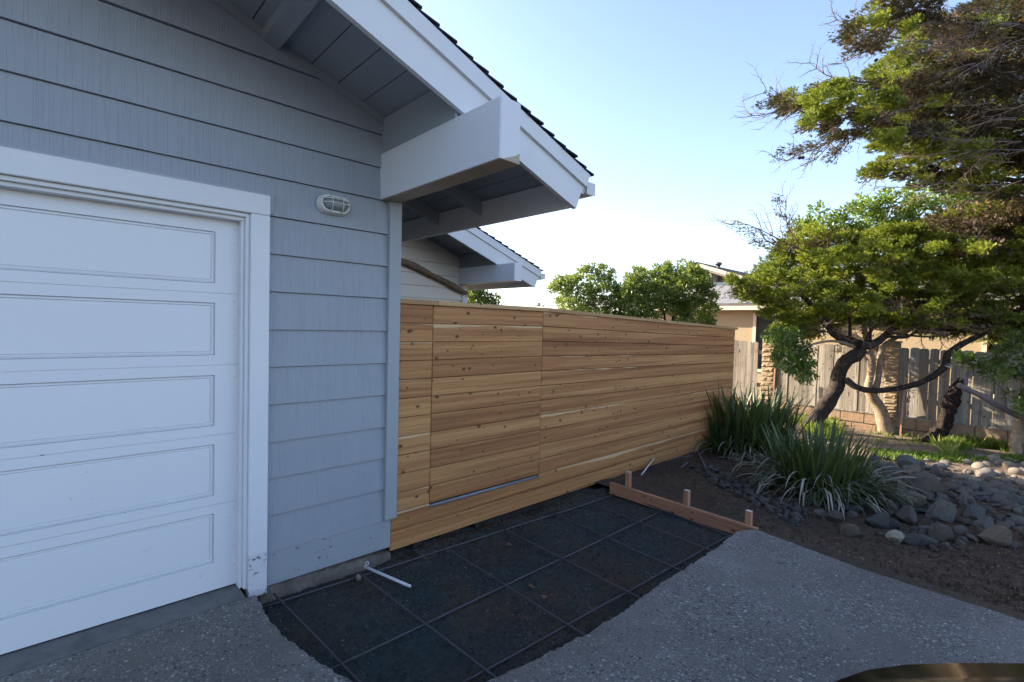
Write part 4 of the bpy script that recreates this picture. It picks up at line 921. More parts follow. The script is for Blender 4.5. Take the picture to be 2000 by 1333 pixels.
def frond(seed):
    r = np.random.default_rng(seed); V = []; F = []
    def lobe(b, d, L, w):
        i = len(V); d = d / np.linalg.norm(d); s = np.cross(d, [0, 0, 1.0]) if abs(d[2]) < .9 else np.array([1, 0, 0]); s = s / np.linalg.norm(s); s = s + np.array([0, 0, r.normal() * .5])
        V.extend([b, b + d * L * .55 + s * w, b + d * L * .55 - s * w, b + d * L]); F.extend([(i, i + 1, i + 2), (i + 1, i + 3, i + 2)])
    lobe(np.zeros(3), np.array([0, 1.0, .0]), 1.0, .035)
    n = 9
    for k in range(n):
        t = .12 + .8 * k / n; sd = 1 if k % 2 else -1
        lobe(np.array([0, t, .02 * r.normal()]), np.array([sd * (.5 + .2 * r.random()), .85, .35 * r.normal()]), .42 * (1 - t * .55) * r.uniform(.8, 1.25), .074)
    return np.array(V), np.array(F)
FROND = [frond(i) for i in range(3)]
# a pad: centre, radii, direction, counts
def pads_poly(poly, n, dfun, mind):
    out = []; xs_ = [p[0] for p in poly]; ys2 = [p[1] for p in poly]; t = 0
    while len(out) < n and t < n * 80:
        t += 1; px, py = random.uniform(min(xs_), max(xs_)), random.uniform(min(ys2), max(ys2))
        if inside(px, py, poly) and all((px - a) ** 2 + (py - b) ** 2 > mind * mind for a, b, _ in out[-60:]): out.append((px, py, dfun(px, py)))
    return out
def tufts(pads, rad, nf, lean, flat=.5, up=.35, outw=.9):
    P = []; D = []; W_ = []
    for px, py, d in pads:
        c = np.array(U(px, py, d)); r = rad * random.uniform(.7, 1.25); k = int(nf * random.uniform(.7, 1.2))
        q = rng.normal(size=(k, 3)); q /= np.linalg.norm(q, axis=1, keepdims=True); q *= rng.random((k, 1)) ** .45; ofs = q * np.array([r, r, r * flat])
        P.append(c + ofs); D.append(q * outw + np.array(lean) + np.array([0, 0, up]) + rng.normal(size=(k, 3)) * .35)
        W_.append(np.full(k, random.random()))
    return np.concatenate(P), np.concatenate(D), np.concatenate(W_)
def cyp(name, pads, rad, nf, lean, mat, parent, size=(.07, .13), tb=0.0, tw=1.0, **kw):
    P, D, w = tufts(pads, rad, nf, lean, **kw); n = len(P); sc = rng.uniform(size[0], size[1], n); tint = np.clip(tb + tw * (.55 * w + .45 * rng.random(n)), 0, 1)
    third = np.arange(n) % 3; Vs = []; Fs = []; Ts = []; off = 0
    for k in range(3):
        s_ = third == k; TV, TF = FROND[k]; X, Y, Z = frames(D[s_]); q = sc[s_][:, None, None]
        V = (P[s_][:, None, :] + q * (TV[None, :, 0:1] * X[:, None, :] + TV[None, :, 1:2] * Y[:, None, :] + TV[None, :, 2:3] * Z[:, None, :])).reshape(-1, 3)
        m_ = s_.sum(); F = (TF[None] + (np.arange(m_) * len(TV))[:, None, None]).reshape(-1, 3) + off; off += len(V); Vs.append(V); Fs.append(F); Ts.append(np.repeat(tint[s_], len(TF)))
    o = tri_mesh(name, np.concatenate(Vs), np.concatenate(Fs), mat, np.concatenate(Ts), parent); o['kind'] = 'stuff'; return o
def limb(name, pts, parent, mat, seg=12, n=7, bump=.22, fq=7, seed=0):
    P, R_ = smooth_path(pts, n); m = MB(); m.tube(P, R_, seg, bump=bump, fq=fq, seed=seed); return m.build(name, mat, parent, P[0])
def L_(d, *q): return [(U(x, y, dd if dd else d), r) for x, y, r, dd in [(a + (None,) if len(a) == 3 else a) for a in q]]
def twiggy(name, start, dirv, L, parent, mat, n=9, depth=2, r0=.012, seed=0, sag=-.05):
    """a bare branching bough"""
    m = MB(); r = random.Random(seed)
    def go(p, d, L, rad, lev):
        pts = [p]; k = 7
        for i in range(k):
            d = (d + Vector((r.gauss(0, .13), r.gauss(0, .13), r.gauss(0, .13) + sag * .3))).normalized(); p = p + d * L / k; pts.append(p)
            if lev > 0 and i >= 1:
                for _ in range(2 if lev == depth else 1):
                    sd = Vector((r.gauss(0, 1), r.gauss(0, 1), r.gauss(0, 1))); sd = (sd - d * sd.dot(d)).normalized(); go(p, (d * .8 + sd * .75).normalized(), L * r.uniform(.22, .42), rad * .5, lev - 1)
        m.tube(pts, [rad * (1 - .75 * i / k) for i in range(k + 1)], 5 if lev < depth else 7, bump=.15, fq=20)
    go(Vector(start), Vector(dirv).normalized(), L, r0, depth); return m.build(name, mat, parent, start)
def pd(pt, q): return (U(*q) - U(*pt))

# left cypress: dark leaning trunk and the wide lower crown
C1 = empty('cypress_tree', UG(1588, 838), 'dark leaning cypress with a broad flat green crown, leftmost trunk before the plank fence', 'tree')
k_ = 1 / F_PX
limb('trunk', L_(9.3, (1568, 852, .15), (1590, 822, .15), (1612, 792, .13), (1632, 758, .125), (1640, 728, .115, 9.25), (1652, 706, .12, 9.2), (1676, 690, .105, 9.15), (1676, 674, .10, 9.2), (1648, 664, .085, 9.2), (1624, 645, .07, 9.1), (1596, 610, .05, 9.0), (1560, 570, .035, 8.9)), C1, M['bark'], 16, 8, .28, 6)
limb('branch', L_(9.15, (1652, 742, .06), (1672, 756, .055, 9.0), (1700, 763, .05, 8.9), (1740, 761, .048, 8.8), (1785, 752, .05, 8.7), (1822, 735, .052, 8.6), (1846, 714, .06, 8.6), (1852, 692, .055, 8.6), (1878, 673, .05, 8.6), (1918, 652, .045, 8.7), (1960, 622, .04, 8.8), (2020, 590, .035, 8.9)), C1, M['bark'], 12, 7, .16, 8, 2)
limb('branch', L_(9.1, (1676, 676, .09), (1705, 672, .075), (1730, 655, .06), (1765, 625, .045), (1800, 590, .03)), C1, M['bark'], 10)
for i, (a, b, r) in enumerate((((1690, 670), (1720, 560), .035), ((1640, 655), (1560, 640), .02), ((1660, 660), (1640, 560), .03), ((1720, 655), (1800, 640), .035), ((1800, 640), (1900, 610), .03), ((1740, 650), (1850, 655), .022), ((1820, 645), (1925, 640), .022), ((1700, 668), (1680, 590), .025))):
    limb('branch', [(U(*a, 9.1), r), (U((a[0] + b[0]) / 2 + 8, (a[1] + b[1]) / 2 + random.uniform(-10, 14), 9.0), r * .8), (U(*b, 9.0 + random.uniform(-.4, .4)), r * .4)], C1, M['bark'], 7, 5, .2, 12, i)
for i in range(46):
    x0, y0 = random.uniform(1620, 1960), random.uniform(615, 655); a = random.uniform(-3.1, 0.3)
    twiggy('twig', U(x0, y0, random.uniform(8.6, 9.3)), (math.cos(a) * .8, random.uniform(-.4, .4), .25 * math.sin(a)), random.uniform(.3, .6), C1, M['twig'] if i % 3 else M['barktan'], depth=1, r0=.008, seed=100 + i)
crown1 = [(1425, 548), (1470, 545), (1490, 505), (1520, 478), (1570, 440), (1640, 452), (1700, 452), (1780, 440), (1850, 412), (1920, 400), (2040, 395), (2040, 662), (1960, 662), (1900, 655), (1840, 652), (1780, 645), (1700, 632), (1650, 628), (1600, 650), (1560, 660), (1520, 660), (1500, 622), (1478, 600), (1470, 575), (1440, 580)]
df = lambda x, y: 9.1 + random.uniform(-1, 1) * (.9 if 1500 < x < 1950 and 470 < y < 610 else .4) - (x - 1700) * .0012
ins1 = [(x + (8 if x < 1700 else 0), y) for x, y in crown1]
pA = pads_poly(ins1, 470, df, 12)
brown = [(1850, 425, 70, .8), (1960, 450, 100, .7), (1920, 420, 80, .8), (1660, 535, 30, .4), (1890, 610, 80, .5), (1990, 580, 60, .5), (1790, 632, 80, .5), (1600, 468, 30, .4)]
def isb(x, y, lst):
    return any(random.random() < p * max(0, 1.25 - math.hypot(x - a, (y - b) * 1.5) / r) for a, b, r, p in lst)
pb = [p for p in pA if isb(p[0], p[1], brown)]; pg = [p for p in pA if p not in pb]
cyp('crown', pg, .135, 165, (-.75, -.35, 0), M['cypress'], C1, size=(.055, .105), tb=.0, tw=1.15, flat=.42, up=.35)
cyp('crown', [(x, y, 9.9 + random.uniform(0, .5)) for x, y, d in pads_poly([(x, y) for x, y in crown1], 280, df, 14)], .22, 90, (-.35, -.3, 0), M['cypress'], C1, size=(.07, .12), tb=-.2, flat=.7, up=.3)  # rear layer tinted darker, shade of the crown interior put into colour
cyp('dead_foliage', pb, .24, 80, (-.35, -.1, -.1), M['cypress_dead'], C1, size=(.05, .12), flat=.5, up=.1)
far1 = [(x, y, 9.3 + random.uniform(-.9, .9)) for x, y, _ in pads_poly([(2030, 400), (2260, 380), (2300, 520), (2240, 650), (2030, 660)], 150, df, 20)]
cyp('crown', far1, .24, 80, (-.35, -.3, 0), M['cypress'], C1, size=(.08, .14), flat=.5, up=.5)
pr2 = [(x + random.uniform(-25, 25), y + random.uniform(-12, 12), d + random.uniform(-.3, .3)) for x, y, d in random.sample(pA, 55)]
cyp('dead_foliage', pr2, .30, 24, (-.5, 0, 0), M['cypress_dead'], C1, size=(.06, .11), tb=.1)
for i, (a, q, L, r) in enumerate((((1600, 500, 8.7), (1432, 440, 8.6), 1.65, .016), ((1560, 475, 8.7), (1515, 392, 8.6), .9, .012), ((1540, 490, 8.8), (1470, 470, 8.8), .75, .010), ((1500, 560, 8.8), (1422, 575, 8.7), .7, .010))):
    b = twiggy('bare_bough', U(*a), pd(a, q), L, C1, M['twig'], depth=2, r0=r, seed=60 + i, sag=0)
    pts = [(a[0] + (q[0] - a[0]) * t + random.uniform(-6, 6), a[1] + (q[1] - a[1]) * t + random.uniform(-6, 6), a[2]) for t in [.25 + .75 * j / 14 for j in range(15)]] * 2
    cyp('dead_foliage', pts, .10, 9, tuple(pd(a, q).normalized() * 1.2), M['cypress_dead'], C1, size=(.03, .065), flat=.8, up=0)
cyp('crown', [(1440, 550, 8.8), (1455, 556, 8.8), (1470, 552, 8.9), (1450, 572, 8.8), (1462, 584, 8.8), (1432, 545, 8.8)], .13, 60, (-.7, -.4, .1), M['cypress'], C1, tb=.1, flat=.5)

# broadleaf tree with the pale forked trunk
B1 = empty('broadleaf_tree', UG(1735, 848), 'broad-leaved tree with pale tan forked trunk in front of the plank fence', 'tree')
limb('trunk', L_(9.35, (1736, 853, .15), (1728, 832, .125), (1719, 800, .105), (1702, 772, .09), (1696, 758, .07), (1700, 735, .06), (1704, 710, .058), (1696, 685, .06), (1690, 655, .045), (1684, 600, .035), (1690, 500, .03)), B1, M['barktan'], 14, 7, .12, 8, 5)
limb('branch', L_(9.35, (1704, 772, .08), (1712, 752, .055), (1717, 725, .055), (1720, 690, .05), (1728, 674, .045), (1750, 660, .04), (1800, 620, .03), (1830, 520, .02)), B1, M['barktan'], 10, 6, .12, 8, 6)
limb('branch', L_(9.3, (1694, 690, .04), (1640, 668, .025, 9.0), (1590, 672, .02, 8.7), (1560, 690, .014, 8.6), (1545, 715, .008, 8.6)), B1, M['barktan'], 8, 6, .15, 10, 7)
for i in range(9): twiggy('twig', U(random.uniform(1690, 1760), random.uniform(690, 760), 9.2), (random.uniform(-.2, 1), -.3, random.uniform(-.2, .4)), random.uniform(.4, .8), B1, M['barktan'], depth=1, r0=.006, seed=200 + i, sag=0)
def leafcloud(name, pads, rad, nf, mat, parent, size, tb=0., tw=1., lean=(-.2, -.1, 0), flat=.8, up=.25, tmpl=LEAF, sub=None):
    P, D, w = tufts(pads, rad, nf, lean, flat=flat, up=up); n = len(P)
    o = foliage(name, mat, P, D, rng.uniform(*size, n), tmpl, np.clip(tb + tw * (.4 * w + .6 * rng.random(n)), 0, 1), parent, 1.0); o['kind'] = 'stuff'; return o
top_poly = [(1555, 450), (1575, 425), (1610, 405), (1660, 400), (1680, 385), (1740, 375), (1800, 360), (1880, 350), (1960, 370), (1960, 430), (1850, 450), (1700, 470), (1600, 470)]
leafcloud('crown', pads_poly(top_poly, 110, lambda x, y: 10.4 + random.uniform(-.5, .5), 10), .17, 100, M['broad'], B1, (.06, .11), tb=.12)
hang = [(1500, 650), (1530, 640), (1560, 645), (1580, 670), (1575, 690), (1588, 720), (1578, 745), (1555, 740), (1530, 715), (1510, 690)]
leafcloud('hanging_bough', pads_poly(hang, 38, lambda x, y: 8.6 + random.uniform(-.25, .25), 9), .12, 85, M['broad'], B1, (.045, .085), tb=-.22, lean=(.1, -.1, -.7), up=-.2)

# rough dark trunk and the overhanging upper cypress boughs
C2 = empty('cypress_tree', UG(1812, 866), 'cypress with a rugged shaggy dark trunk leaning right and windswept boughs overhead', 'tree')
limb('trunk', L_(8.75, (1804, 872, .10), (1826, 852, .105), (1843, 835, .10), (1851, 806, .10), (1858, 784, .11), (1871, 753, .078), (1888, 733, .072, 8.7), (1912, 718, .07, 8.6), (1942, 698, .065, 8.5), (1975, 676, .065, 8.4), (2040, 620, .09, 8.3), (2140, 480, .10, 8.0), (2230, 300, .09, 7.6)), C2, M['barkrough'], 28, 16, .34, 15, 9)
root = MB(); P, R_ = smooth_path(L_(8.6, (1830, 858, .07), (1812, 862, .06), (1800, 868, .03)), 5); root.tube(P, R_, 9, bump=.4); root.build('root', M['barkrough'], C2)
B_u = [((2230, 300), (2080, 200), (1950, 140), (1830, 130), (1740, 165), .07, 7.2), ((2230, 300), (2120, 130), (2000, 55), (1900, 60), (1800, 85), .06, 7.0), ((2200, 340), (2080, 300), (1950, 275), (1800, 250), (1660, 235), .06, 7.0), ((2230, 300), (2150, 30), (2000, -60), (1850, -10), (1700, 60), .05, 6.6), ((2190, 380), (2050, 360), (1900, 345), (1780, 335), (1720, 350), .05, 7.6)]
for i, (a, b, c, d, e, r, dd) in enumerate(B_u): limb('branch', [(U(*a, 7.6), r), (U(*b, (7.6 + dd) / 2), r * .8), (U(*c, dd), r * .55), (U(*d, dd), r * .35), (U(*e, dd), r * .15)], C2, M['barkgrey'] if i in (0, 1) else M['bark'], 9, 7, .18, 9, i)
up1 = [(1655, 75), (1670, 35), (1705, 5), (1760, -30), (1850, -40), (1845, 10), (1800, 45), (1760, 60), (1735, 80), (1700, 100), (1672, 98)]
up2 = [(1520, 190), (1565, 178), (1610, 165), (1700, 150), (1735, 110), (1770, 65), (1850, 30), (1950, -10), (2060, -50), (2060, 330), (1960, 330), (1860, 300), (1780, 285), (1720, 275), (1660, 262), (1620, 275), (1570, 262), (1560, 235), (1530, 215)]
up3 = [(1700, 285), (1760, 270), (1850, 285), (2060, 300), (2060, 400), (1960, 385), (1860, 372), (1780, 350), (1690, 340), (1720, 310)]
du = lambda base, sp: (lambda x, y: base + random.uniform(-sp, sp) + (x - 1700) * .0015)
A1 = pads_poly(up1, 46, du(6.6, .25), 10); A2 = pads_poly(up2, 480, du(7.15, .8), 9); A3 = pads_poly(up3, 120, du(7.4, .5), 12)
green_u = [(1830, 200, 50, .6), (1900, 300, 70, .8), (1950, 350, 60, .6), (1800, 60, 40, .6), (1900, 120, 40, .35), (1990, 250, 60, .35), (1650, 185, 55, 1.2), (1600, 205, 50, .9), (1700, 200, 60, .8), (1740, 140, 50, 1.1), (1720, 40, 50, .8), (1770, 110, 45, .7), (1850, 265, 70, .7), (1740, 270, 60, .9), (1750, 325, 80, 1.2), (1850, 330, 60, .6), (1690, 90, 30, .5), (1960, 40, 50, .5), (1560, 190, 40, .5), (1780, 240, 50, .5)]
AG = []; AB = []
for p in A1 + A2 + A3: (AG if isb(p[0], p[1], green_u) else AB).append(p)
cyp('crown', AG, .12, 110, (-.9, -.5, 0), M['cypress'], C2, tb=.02, tw=1.1, size=(.045, .095), flat=.45, up=.35)
AD = [p for p in AB if p[0] > 1790 and p[1] > 120]; AL = [p for p in AB if not (p[0] > 1790 and p[1] > 120)]
cyp('dead_foliage', AL, .15, 80, (-1.0, -.6, 0), M['cypress_dead'], C2, size=(.04, .09), tb=0, flat=.4, up=-.05)
cyp('dead_foliage', AD, .17, 80, (-1.0, -.6, 0), M['cypress_dead'], C2, size=(.05, .10), tb=-.38, flat=.45, up=-.05)  # right-hand boughs tinted darker, the dense inner shade painted into them
cyp('crown', [(x, y, d + 1.3) for x, y, d in pads_poly([(max(x, 1730), y) for x, y in up2], 200, du(7.3, .5), 14)], .24, 70, (-.9, -.5, 0), M['cypress'], C2, size=(.06, .11), tb=-.3, flat=.7, up=.1)  # added back layer in darkened green, stands in for the crown's shaded inside
far2 = [(x, y, 7.6 + random.uniform(-.8, .8)) for x, y, _ in pads_poly([(2050, -120), (2330, -60), (2420, 150), (2360, 360), (2050, 400)], 230, df, 22)]
cyp('crown', far2[::2], .26, 90, (.1, -.3, 0), M['cypress'], C2, size=(.08, .14), flat=.5, up=.4)
cyp('dead_foliage', far2[1::2], .28, 80, (-.3, -.3, 0), M['cypress_dead'], C2, size=(.08, .14), tb=-.2, flat=.5, up=.1)
far3 = pads_poly([(1860, -60), (2330, -120), (2250, -330), (1950, -300)], 120, du(7.4, .7), 24)
cyp('crown', far3, .26, 80, (-.5, -.3, 0), M['cypress'], C2, size=(.08, .14), flat=.5, up=.4)
tips = [((1640, 215, 6.9), (1480, 208)), ((1640, 235, 6.9), (1500, 185)), ((1660, 260, 6.9), (1510, 305)), ((1640, 262, 7.0), (1545, 300)), ((1760, 75, 6.6), (1632, 70)), ((1740, 90, 6.6), (1655, 105)), ((1700, 160, 7), (1580, 170)), ((1780, 325, 7.4), (1682, 345)), ((1860, 140, 7), (1700, 180)), ((1840, 90, 6.8), (1830, 30)), ((1660, 270, 7), (1620, 312)), ((1900, 60, 6.8), (1800, 30))]
for i, (a, q) in enumerate(tips):
    v = pd(a, (q[0], q[1], a[2])); twiggy('bare_bough', U(*a), v, v.length * 1.02, C2, M['twig'], depth=2, r0=.012, seed=300 + i, sag=0)
    pts = [(a[0] + (q[0] - a[0]) * t + random.uniform(-5, 5), a[1] + (q[1] - a[1]) * t + random.uniform(-6, 6), a[2]) for t in [.1 + .9 * j / 12 for j in range(13)]] * 2
    cyp('dead_foliage', pts, .085, 11, tuple(v.normalized() * 1.4), M['cypress_dead'], C2, size=(.03, .06), tb=-.05, flat=.8, up=0)
for i in range(70):
    x0, y0 = random.uniform(1820, 2020), random.uniform(20, 380); v = Vector((-1, -.6, random.uniform(-.5, .35)))
    twiggy('twig', U(x0, y0, random.uniform(6.3, 7.0)), v, random.uniform(.4, .9), C2, M['barkgrey'] if i % 2 else M['twig'], depth=1, r0=.007, seed=400 + i)
for i, (px, py) in enumerate(((1703, 104), (1711, 118), (1720, 98), (1543, 301), (1562, 309), (1568, 308), (1835, 40), (1728, 272))):
    m = MB(); c = U(px, py, 6.7); m.tube([c + Vector((0, 0, -.022)), c + Vector((0, 0, -.014)), c, c + Vector((0, 0, .014)), c + Vector((0, 0, .022))], [.006, .02, .026, .02, .006], 8, bump=.3, fq=60); m.build('cone', M['bark'], C2, c)

# shrub at the right edge
SR = empty('shrub', UG(1986, 893), 'leafy shrub with stubby pale trunk and long pruned grey branch at right', 'shrub')
limb('trunk', L_(7.9, (1986, 898, .10), (1984, 870, .075), (1986, 850, .07), (1990, 832, .07), (2000, 815, .05)), SR, M['barktan'], 12, 5, .3, 12, 12)
limb('branch', L_(7.7, (1872, 752, .04), (1882, 758, .045), (1905, 768, .038), (1940, 788, .038), (1968, 803, .042), (2000, 818, .05), (2040, 842, .05)), SR, M['barkgrey'], 12, 6, .15, 9, 13)
limb('branch', L_(7.7, (1965, 802, .02), (1960, 770, .016), (1948, 740, .013), (1960, 710, .008)), SR, M['barkgrey'], 7, 5, .12, 9, 14)
limb('branch', L_(7.75, (1886, 752, .028), (1888, 735, .024), (1895, 720, .014)), SR, M['barkgrey'], 8, 4, .2, 9, 15)
leafcloud('foliage', pads_poly([(1900, 700), (1940, 690), (1980, 650), (2180, 620), (2200, 800), (1985, 790), (1970, 760), (1930, 745)], 105, lambda x, y: 7.7 + random.uniform(-.4, .4), 10), .10, 60, M['hedge'], SR, (.05, .085), tb=-.22, tw=.8)
leafcloud('foliage', pads_poly([(1985, 770), (2040, 760), (2040, 830), (1990, 815)], 12, lambda x, y: 7.5 + random.uniform(-.2, .2), 8), .08, 50, M['broad'], SR, (.05, .08), tb=.1)
leafcloud('leaf_rosette', [(1890, 706, 7.7), (1898, 712, 7.7), (1880, 713, 7.7)], .10, 40, M['strap_dry'], SR, (.10, .16), tb=.1, up=.6, flat=.6)
leafcloud('leaf_rosette', [(1891, 704, 7.66), (1900, 710, 7.66), (1882, 700, 7.66)], .10, 26, M['broad'], SR, (.10, .15), tb=.3, up=.6, flat=.6)

# the two broad shrubs behind the cedar fence and the small one by the wing
H1 = empty('broadleaf_shrub', U(1170, 690, 10.3), 'loose sunlit leafy shrub rising behind the cedar fence, left of the larger rounded one', 'shrub')
hp1 = [(1082, 568), (1090, 550), (1130, 545), (1142, 525), (1165, 518), (1190, 532), (1192, 552), (1215, 565), (1240, 572), (1245, 640), (1180, 640), (1130, 625), (1095, 600)]
leafcloud('crown', pads_poly(hp1, 85, lambda x, y: 10.4 + random.uniform(-.45, .45), 9), .13, 95, M['hedge'], H1, (.055, .09), tb=.02)
for a, q in (((1120, 650, 10.4), (1095, 590)), ((1170, 660, 10.4), (1150, 560)), ((1190, 650, 10.5), (1215, 580)), ((1120, 650, 10.4), (1112, 590))): v = pd(a, (*q, a[2])); limb('stem', [(U(*a), .03), (U((a[0] + q[0]) / 2 + 4, (a[1] + q[1]) / 2, a[2]), .02), (U(*q, a[2]), .01)], H1, M['barkgrey'], 7, 4)
leafcloud('crown', [(x, y, 9.9) for x, y in ((1135, 605), (1150, 612), (1125, 615), (1165, 618))], .12, 90, M['broad'], H1, (.04, .065), tb=.25)
def sprigs(poly, n, d, parent):
    out = []
    for _ in range(n):
        i = random.randrange(len(poly)); a, b = poly[i], poly[i - 1]; t = random.random(); x, y = a[0] + (b[0] - a[0]) * t, a[1] + (b[1] - a[1]) * t
        if y > 600: continue
        out.append((x + random.uniform(-5, 5), y + random.uniform(-9, 3), d + random.uniform(-.4, .4)))
    leafcloud('crown', out, .075, 45, M['hedge'], parent, (.045, .08), tb=.15, up=.6)
sprigs(hp1, 46, 10.4, H1)
leafcloud('crown', pads_poly([(1195, 580), (1240, 572), (1250, 640), (1195, 640)], 16, lambda x, y: 10.3 + random.uniform(-.3, .3), 7), .12, 90, M['hedge'], H1, (.055, .09), tb=-.05)
H2 = empty('broadleaf_shrub', U(1310, 700, 10.0), 'larger dense rounded leafy shrub with dark inner stems behind the cedar fence', 'shrub')
hp2 = [(1225, 560), (1232, 538), (1250, 528), (1300, 524), (1345, 520), (1360, 532), (1382, 552), (1392, 575), (1390, 635), (1340, 640), (1318, 620), (1300, 600), (1285, 625), (1240, 640), (1215, 610)]
leafcloud('crown', pads_poly(hp2, 140, lambda x, y: 10.0 + random.uniform(-.5, .5), 9), .13, 95, M['hedge'], H2, (.055, .09), tb=-.02)
for a, q in (((1300, 660, 10), (1315, 590)), ((1295, 660, 10), (1290, 585)), ((1290, 665, 10), (1340, 600)), ((1300, 660, 10), (1360, 590)), ((1295, 660, 10), (1260, 590)), ((1300, 665, 10.2), (1330, 560))): limb('stem', [(U(*a), .03), (U((a[0] + q[0]) / 2 + 6, (a[1] + q[1]) / 2, a[2]), .022), (U(*q, a[2]), .012)], H2, M['bark'], 7, 4)
for i, (a, q) in enumerate((((1200, 565, 10.6), (1175, 500)), ((1210, 560, 10.6), (1200, 515)), ((1220, 560, 10.6), (1225, 515)))): v = pd(a, (*q, a[2])); twiggy('bare_twig', U(*a), v, v.length, H1, M['twig'], depth=2, r0=.006, seed=500 + i, sag=0)
sprigs(hp2, 60, 10.0, H2)
H3 = empty('broadleaf_shrub', U(938, 640, 14), 'small dark green bush showing between the cream wing and the cedar fence top', 'shrub')
leafcloud('crown', pads_poly([(905, 560), (930, 555), (945, 570), (970, 585), (975, 605), (905, 610)], 34, lambda x, y: 12.5 + random.uniform(-.4, .4), 6), .16, 90, M['hedge'], H3, (.06, .10), tb=-.2)
limb('stem', [(U(938, 680, 12.5), .05), (U(935, 590, 12.5), .02)], H3, M['bark'], 7, 4)

# ------------------------------------------------------------------ strappy clumps
def strap_mesh(L, w, lean, droop, twist, mat, seed, kink=0):
    n = 9; r = random.Random(seed); vs = []; fs = []; ang = lean; p = Vector((0, 0, 0)); pts = [p.copy()]; side = 0
    for i in range(n):
        ang += droop / n * (.4 + 1.6 * i / n)
        if kink and i == n - 3: ang += kink
        p = p + Vector((math.sin(ang), side, math.cos(ang))) * (L / n); side += r.uniform(-.03, .03); pts.append(p.copy())
    for i, q in enumerate(pts):
        t = i / n; ww = w * (.55 + .9 * t if t < .45 else .96) * (1 - max(0, (t - .5) / .5) ** 2.2) + .0006; tw = twist * t
        s_ = Vector((-math.sin(tw) * .5, math.cos(tw), .15 * math.sin(tw)));  c = q + Vector((.18 * w, 0, 0))
        vs += [q - s_ * ww, c, q + s_ * ww]
    for i in range(n): b = 3 * i; fs += [(b, b + 1, b + 4), (b, b + 4, b + 3), (b + 1, b + 2, b + 5), (b + 1, b + 5, b + 4)]
    me = bpy.data.meshes.new('leaf'); me.from_pydata([tuple(v) for v in vs], [], fs); me.materials.append(mat); me.polygons.foreach_set('use_smooth', [True] * len(fs))
    at = me.attributes.new('tint', 'FLOAT', 'FACE'); base = r.random(); at.data.foreach_set('value', [min(1, max(0, base * .8 + .25 * (k // 4) / n)) for k in range(len(fs))]); return me
VAR = {'up': [strap_mesh(1, .014 * random.uniform(.8, 1.2), random.uniform(.02, .35), random.uniform(.1, .7), random.uniform(-1, 1), M['strap'], i) for i in range(14)],
       'arch': [strap_mesh(1, .013, random.uniform(.35, .8), random.uniform(1.0, 2.2), random.uniform(-1.5, 1.5), M['strap'], 40 + i) for i in range(12)],
       'dry': [strap_mesh(1, .011, random.uniform(.4, 1.1), random.uniform(.8, 2.0), random.uniform(-2, 2), M['strap_dry'], 80 + i, random.choice((0, 0, .9))) for i in range(10)],
       'flat': [strap_mesh(1, .010, random.uniform(1.2, 1.5), random.uniform(.2, .6), random.uniform(-2, 2), M['strap_dry'], 120 + i) for i in range(6)]}
def clump(cx, cy, rad, H, counts, label, cat):
    z = gz(cx, cy); R = empty('strappy_clump', (cx, cy, z), label, cat); tot = []
    for kind, n, Lr in counts:
        for i in range(n):
            me = random.choice(VAR[kind]); a = random.uniform(0, 6.283); q = rad * random.random() ** .6; fx, fy = q * math.cos(a), q * math.sin(a); L = H * random.uniform(*Lr)
            out = math.atan2(fy, fx) + random.gauss(0, .7); tot.append((kind, me, fx, fy, out, L))
    random.shuffle(tot)
    near = sorted(tot, key=lambda t_: -(t_[5]) + .4 * ((Vector((cx + t_[2], cy + t_[3], z)) - CAM).length))
    for j, (kind, me, fx, fy, out, L) in enumerate(near[:300]):
        o = bpy.data.objects.new('leaf', me); COL.objects.link(o); o.parent = R; o.location = (fx, fy, gz(cx + fx, cy + fy) - z - .01 + (.02 if kind == 'flat' else 0)); o.rotation_euler = (random.gauss(0, .12), random.gauss(0, .10), out); o.scale = (L, L * random.uniform(1.0, 1.5), L)
    V = []; F = []; T = []; off = 0
    for kind, me, fx, fy, out, L in near[300:]:
        v = np.array([q.co[:] for q in me.vertices]) * L; c, s_ = math.cos(out), math.sin(out); x_ = v[:, 0] * c - v[:, 1] * s_ * 1.3 + fx + cx; y_ = v[:, 0] * s_ + v[:, 1] * c * 1.3 + fy + cy
        V.append(np.stack([x_, y_, v[:, 2] + gz(cx + fx, cy + fy) - .01], 1)); F.append(np.array([p.vertices[:] for p in me.polygons]) + off); off += len(v); T.append(np.array([a_.value for a_ in me.attributes['tint'].data]) + (2 if kind in ('dry', 'flat') else 0))
    V = np.concatenate(V); F = np.concatenate(F); T = np.concatenate(T)
    for sel, mt, nm in ((T < 1.5, M['strap'], 'inner_leaves'), (T >= 1.5, M['strap_dry'], 'inner_dry_leaves')):
        if sel.sum(): tag(tri_mesh(nm, V, F[sel], mt, np.mod(T[sel], 2), R), kind='stuff')
    return R
p1 = UG(1450, 880); p2 = UG(1598, 960)
clump(p1.x, p1.y, .60, .98, (('up', 520, (.55, 1.10)), ('arch', 560, (.45, .95)), ('dry', 130, (.4, .85)), ('flat', 12, (.3, .5))), 'farther dark green strappy clump close to the end of the cedar fence', 'plant')
clump(p2.x, p2.y, .40, .74, (('up', 300, (.55, 1.12)), ('arch', 360, (.5, 1.05)), ('dry', 230, (.5, 1.15)), ('flat', 40, (.35, .8))), 'nearer strappy clump with many pale dry leaves beside the rock pile', 'plant')

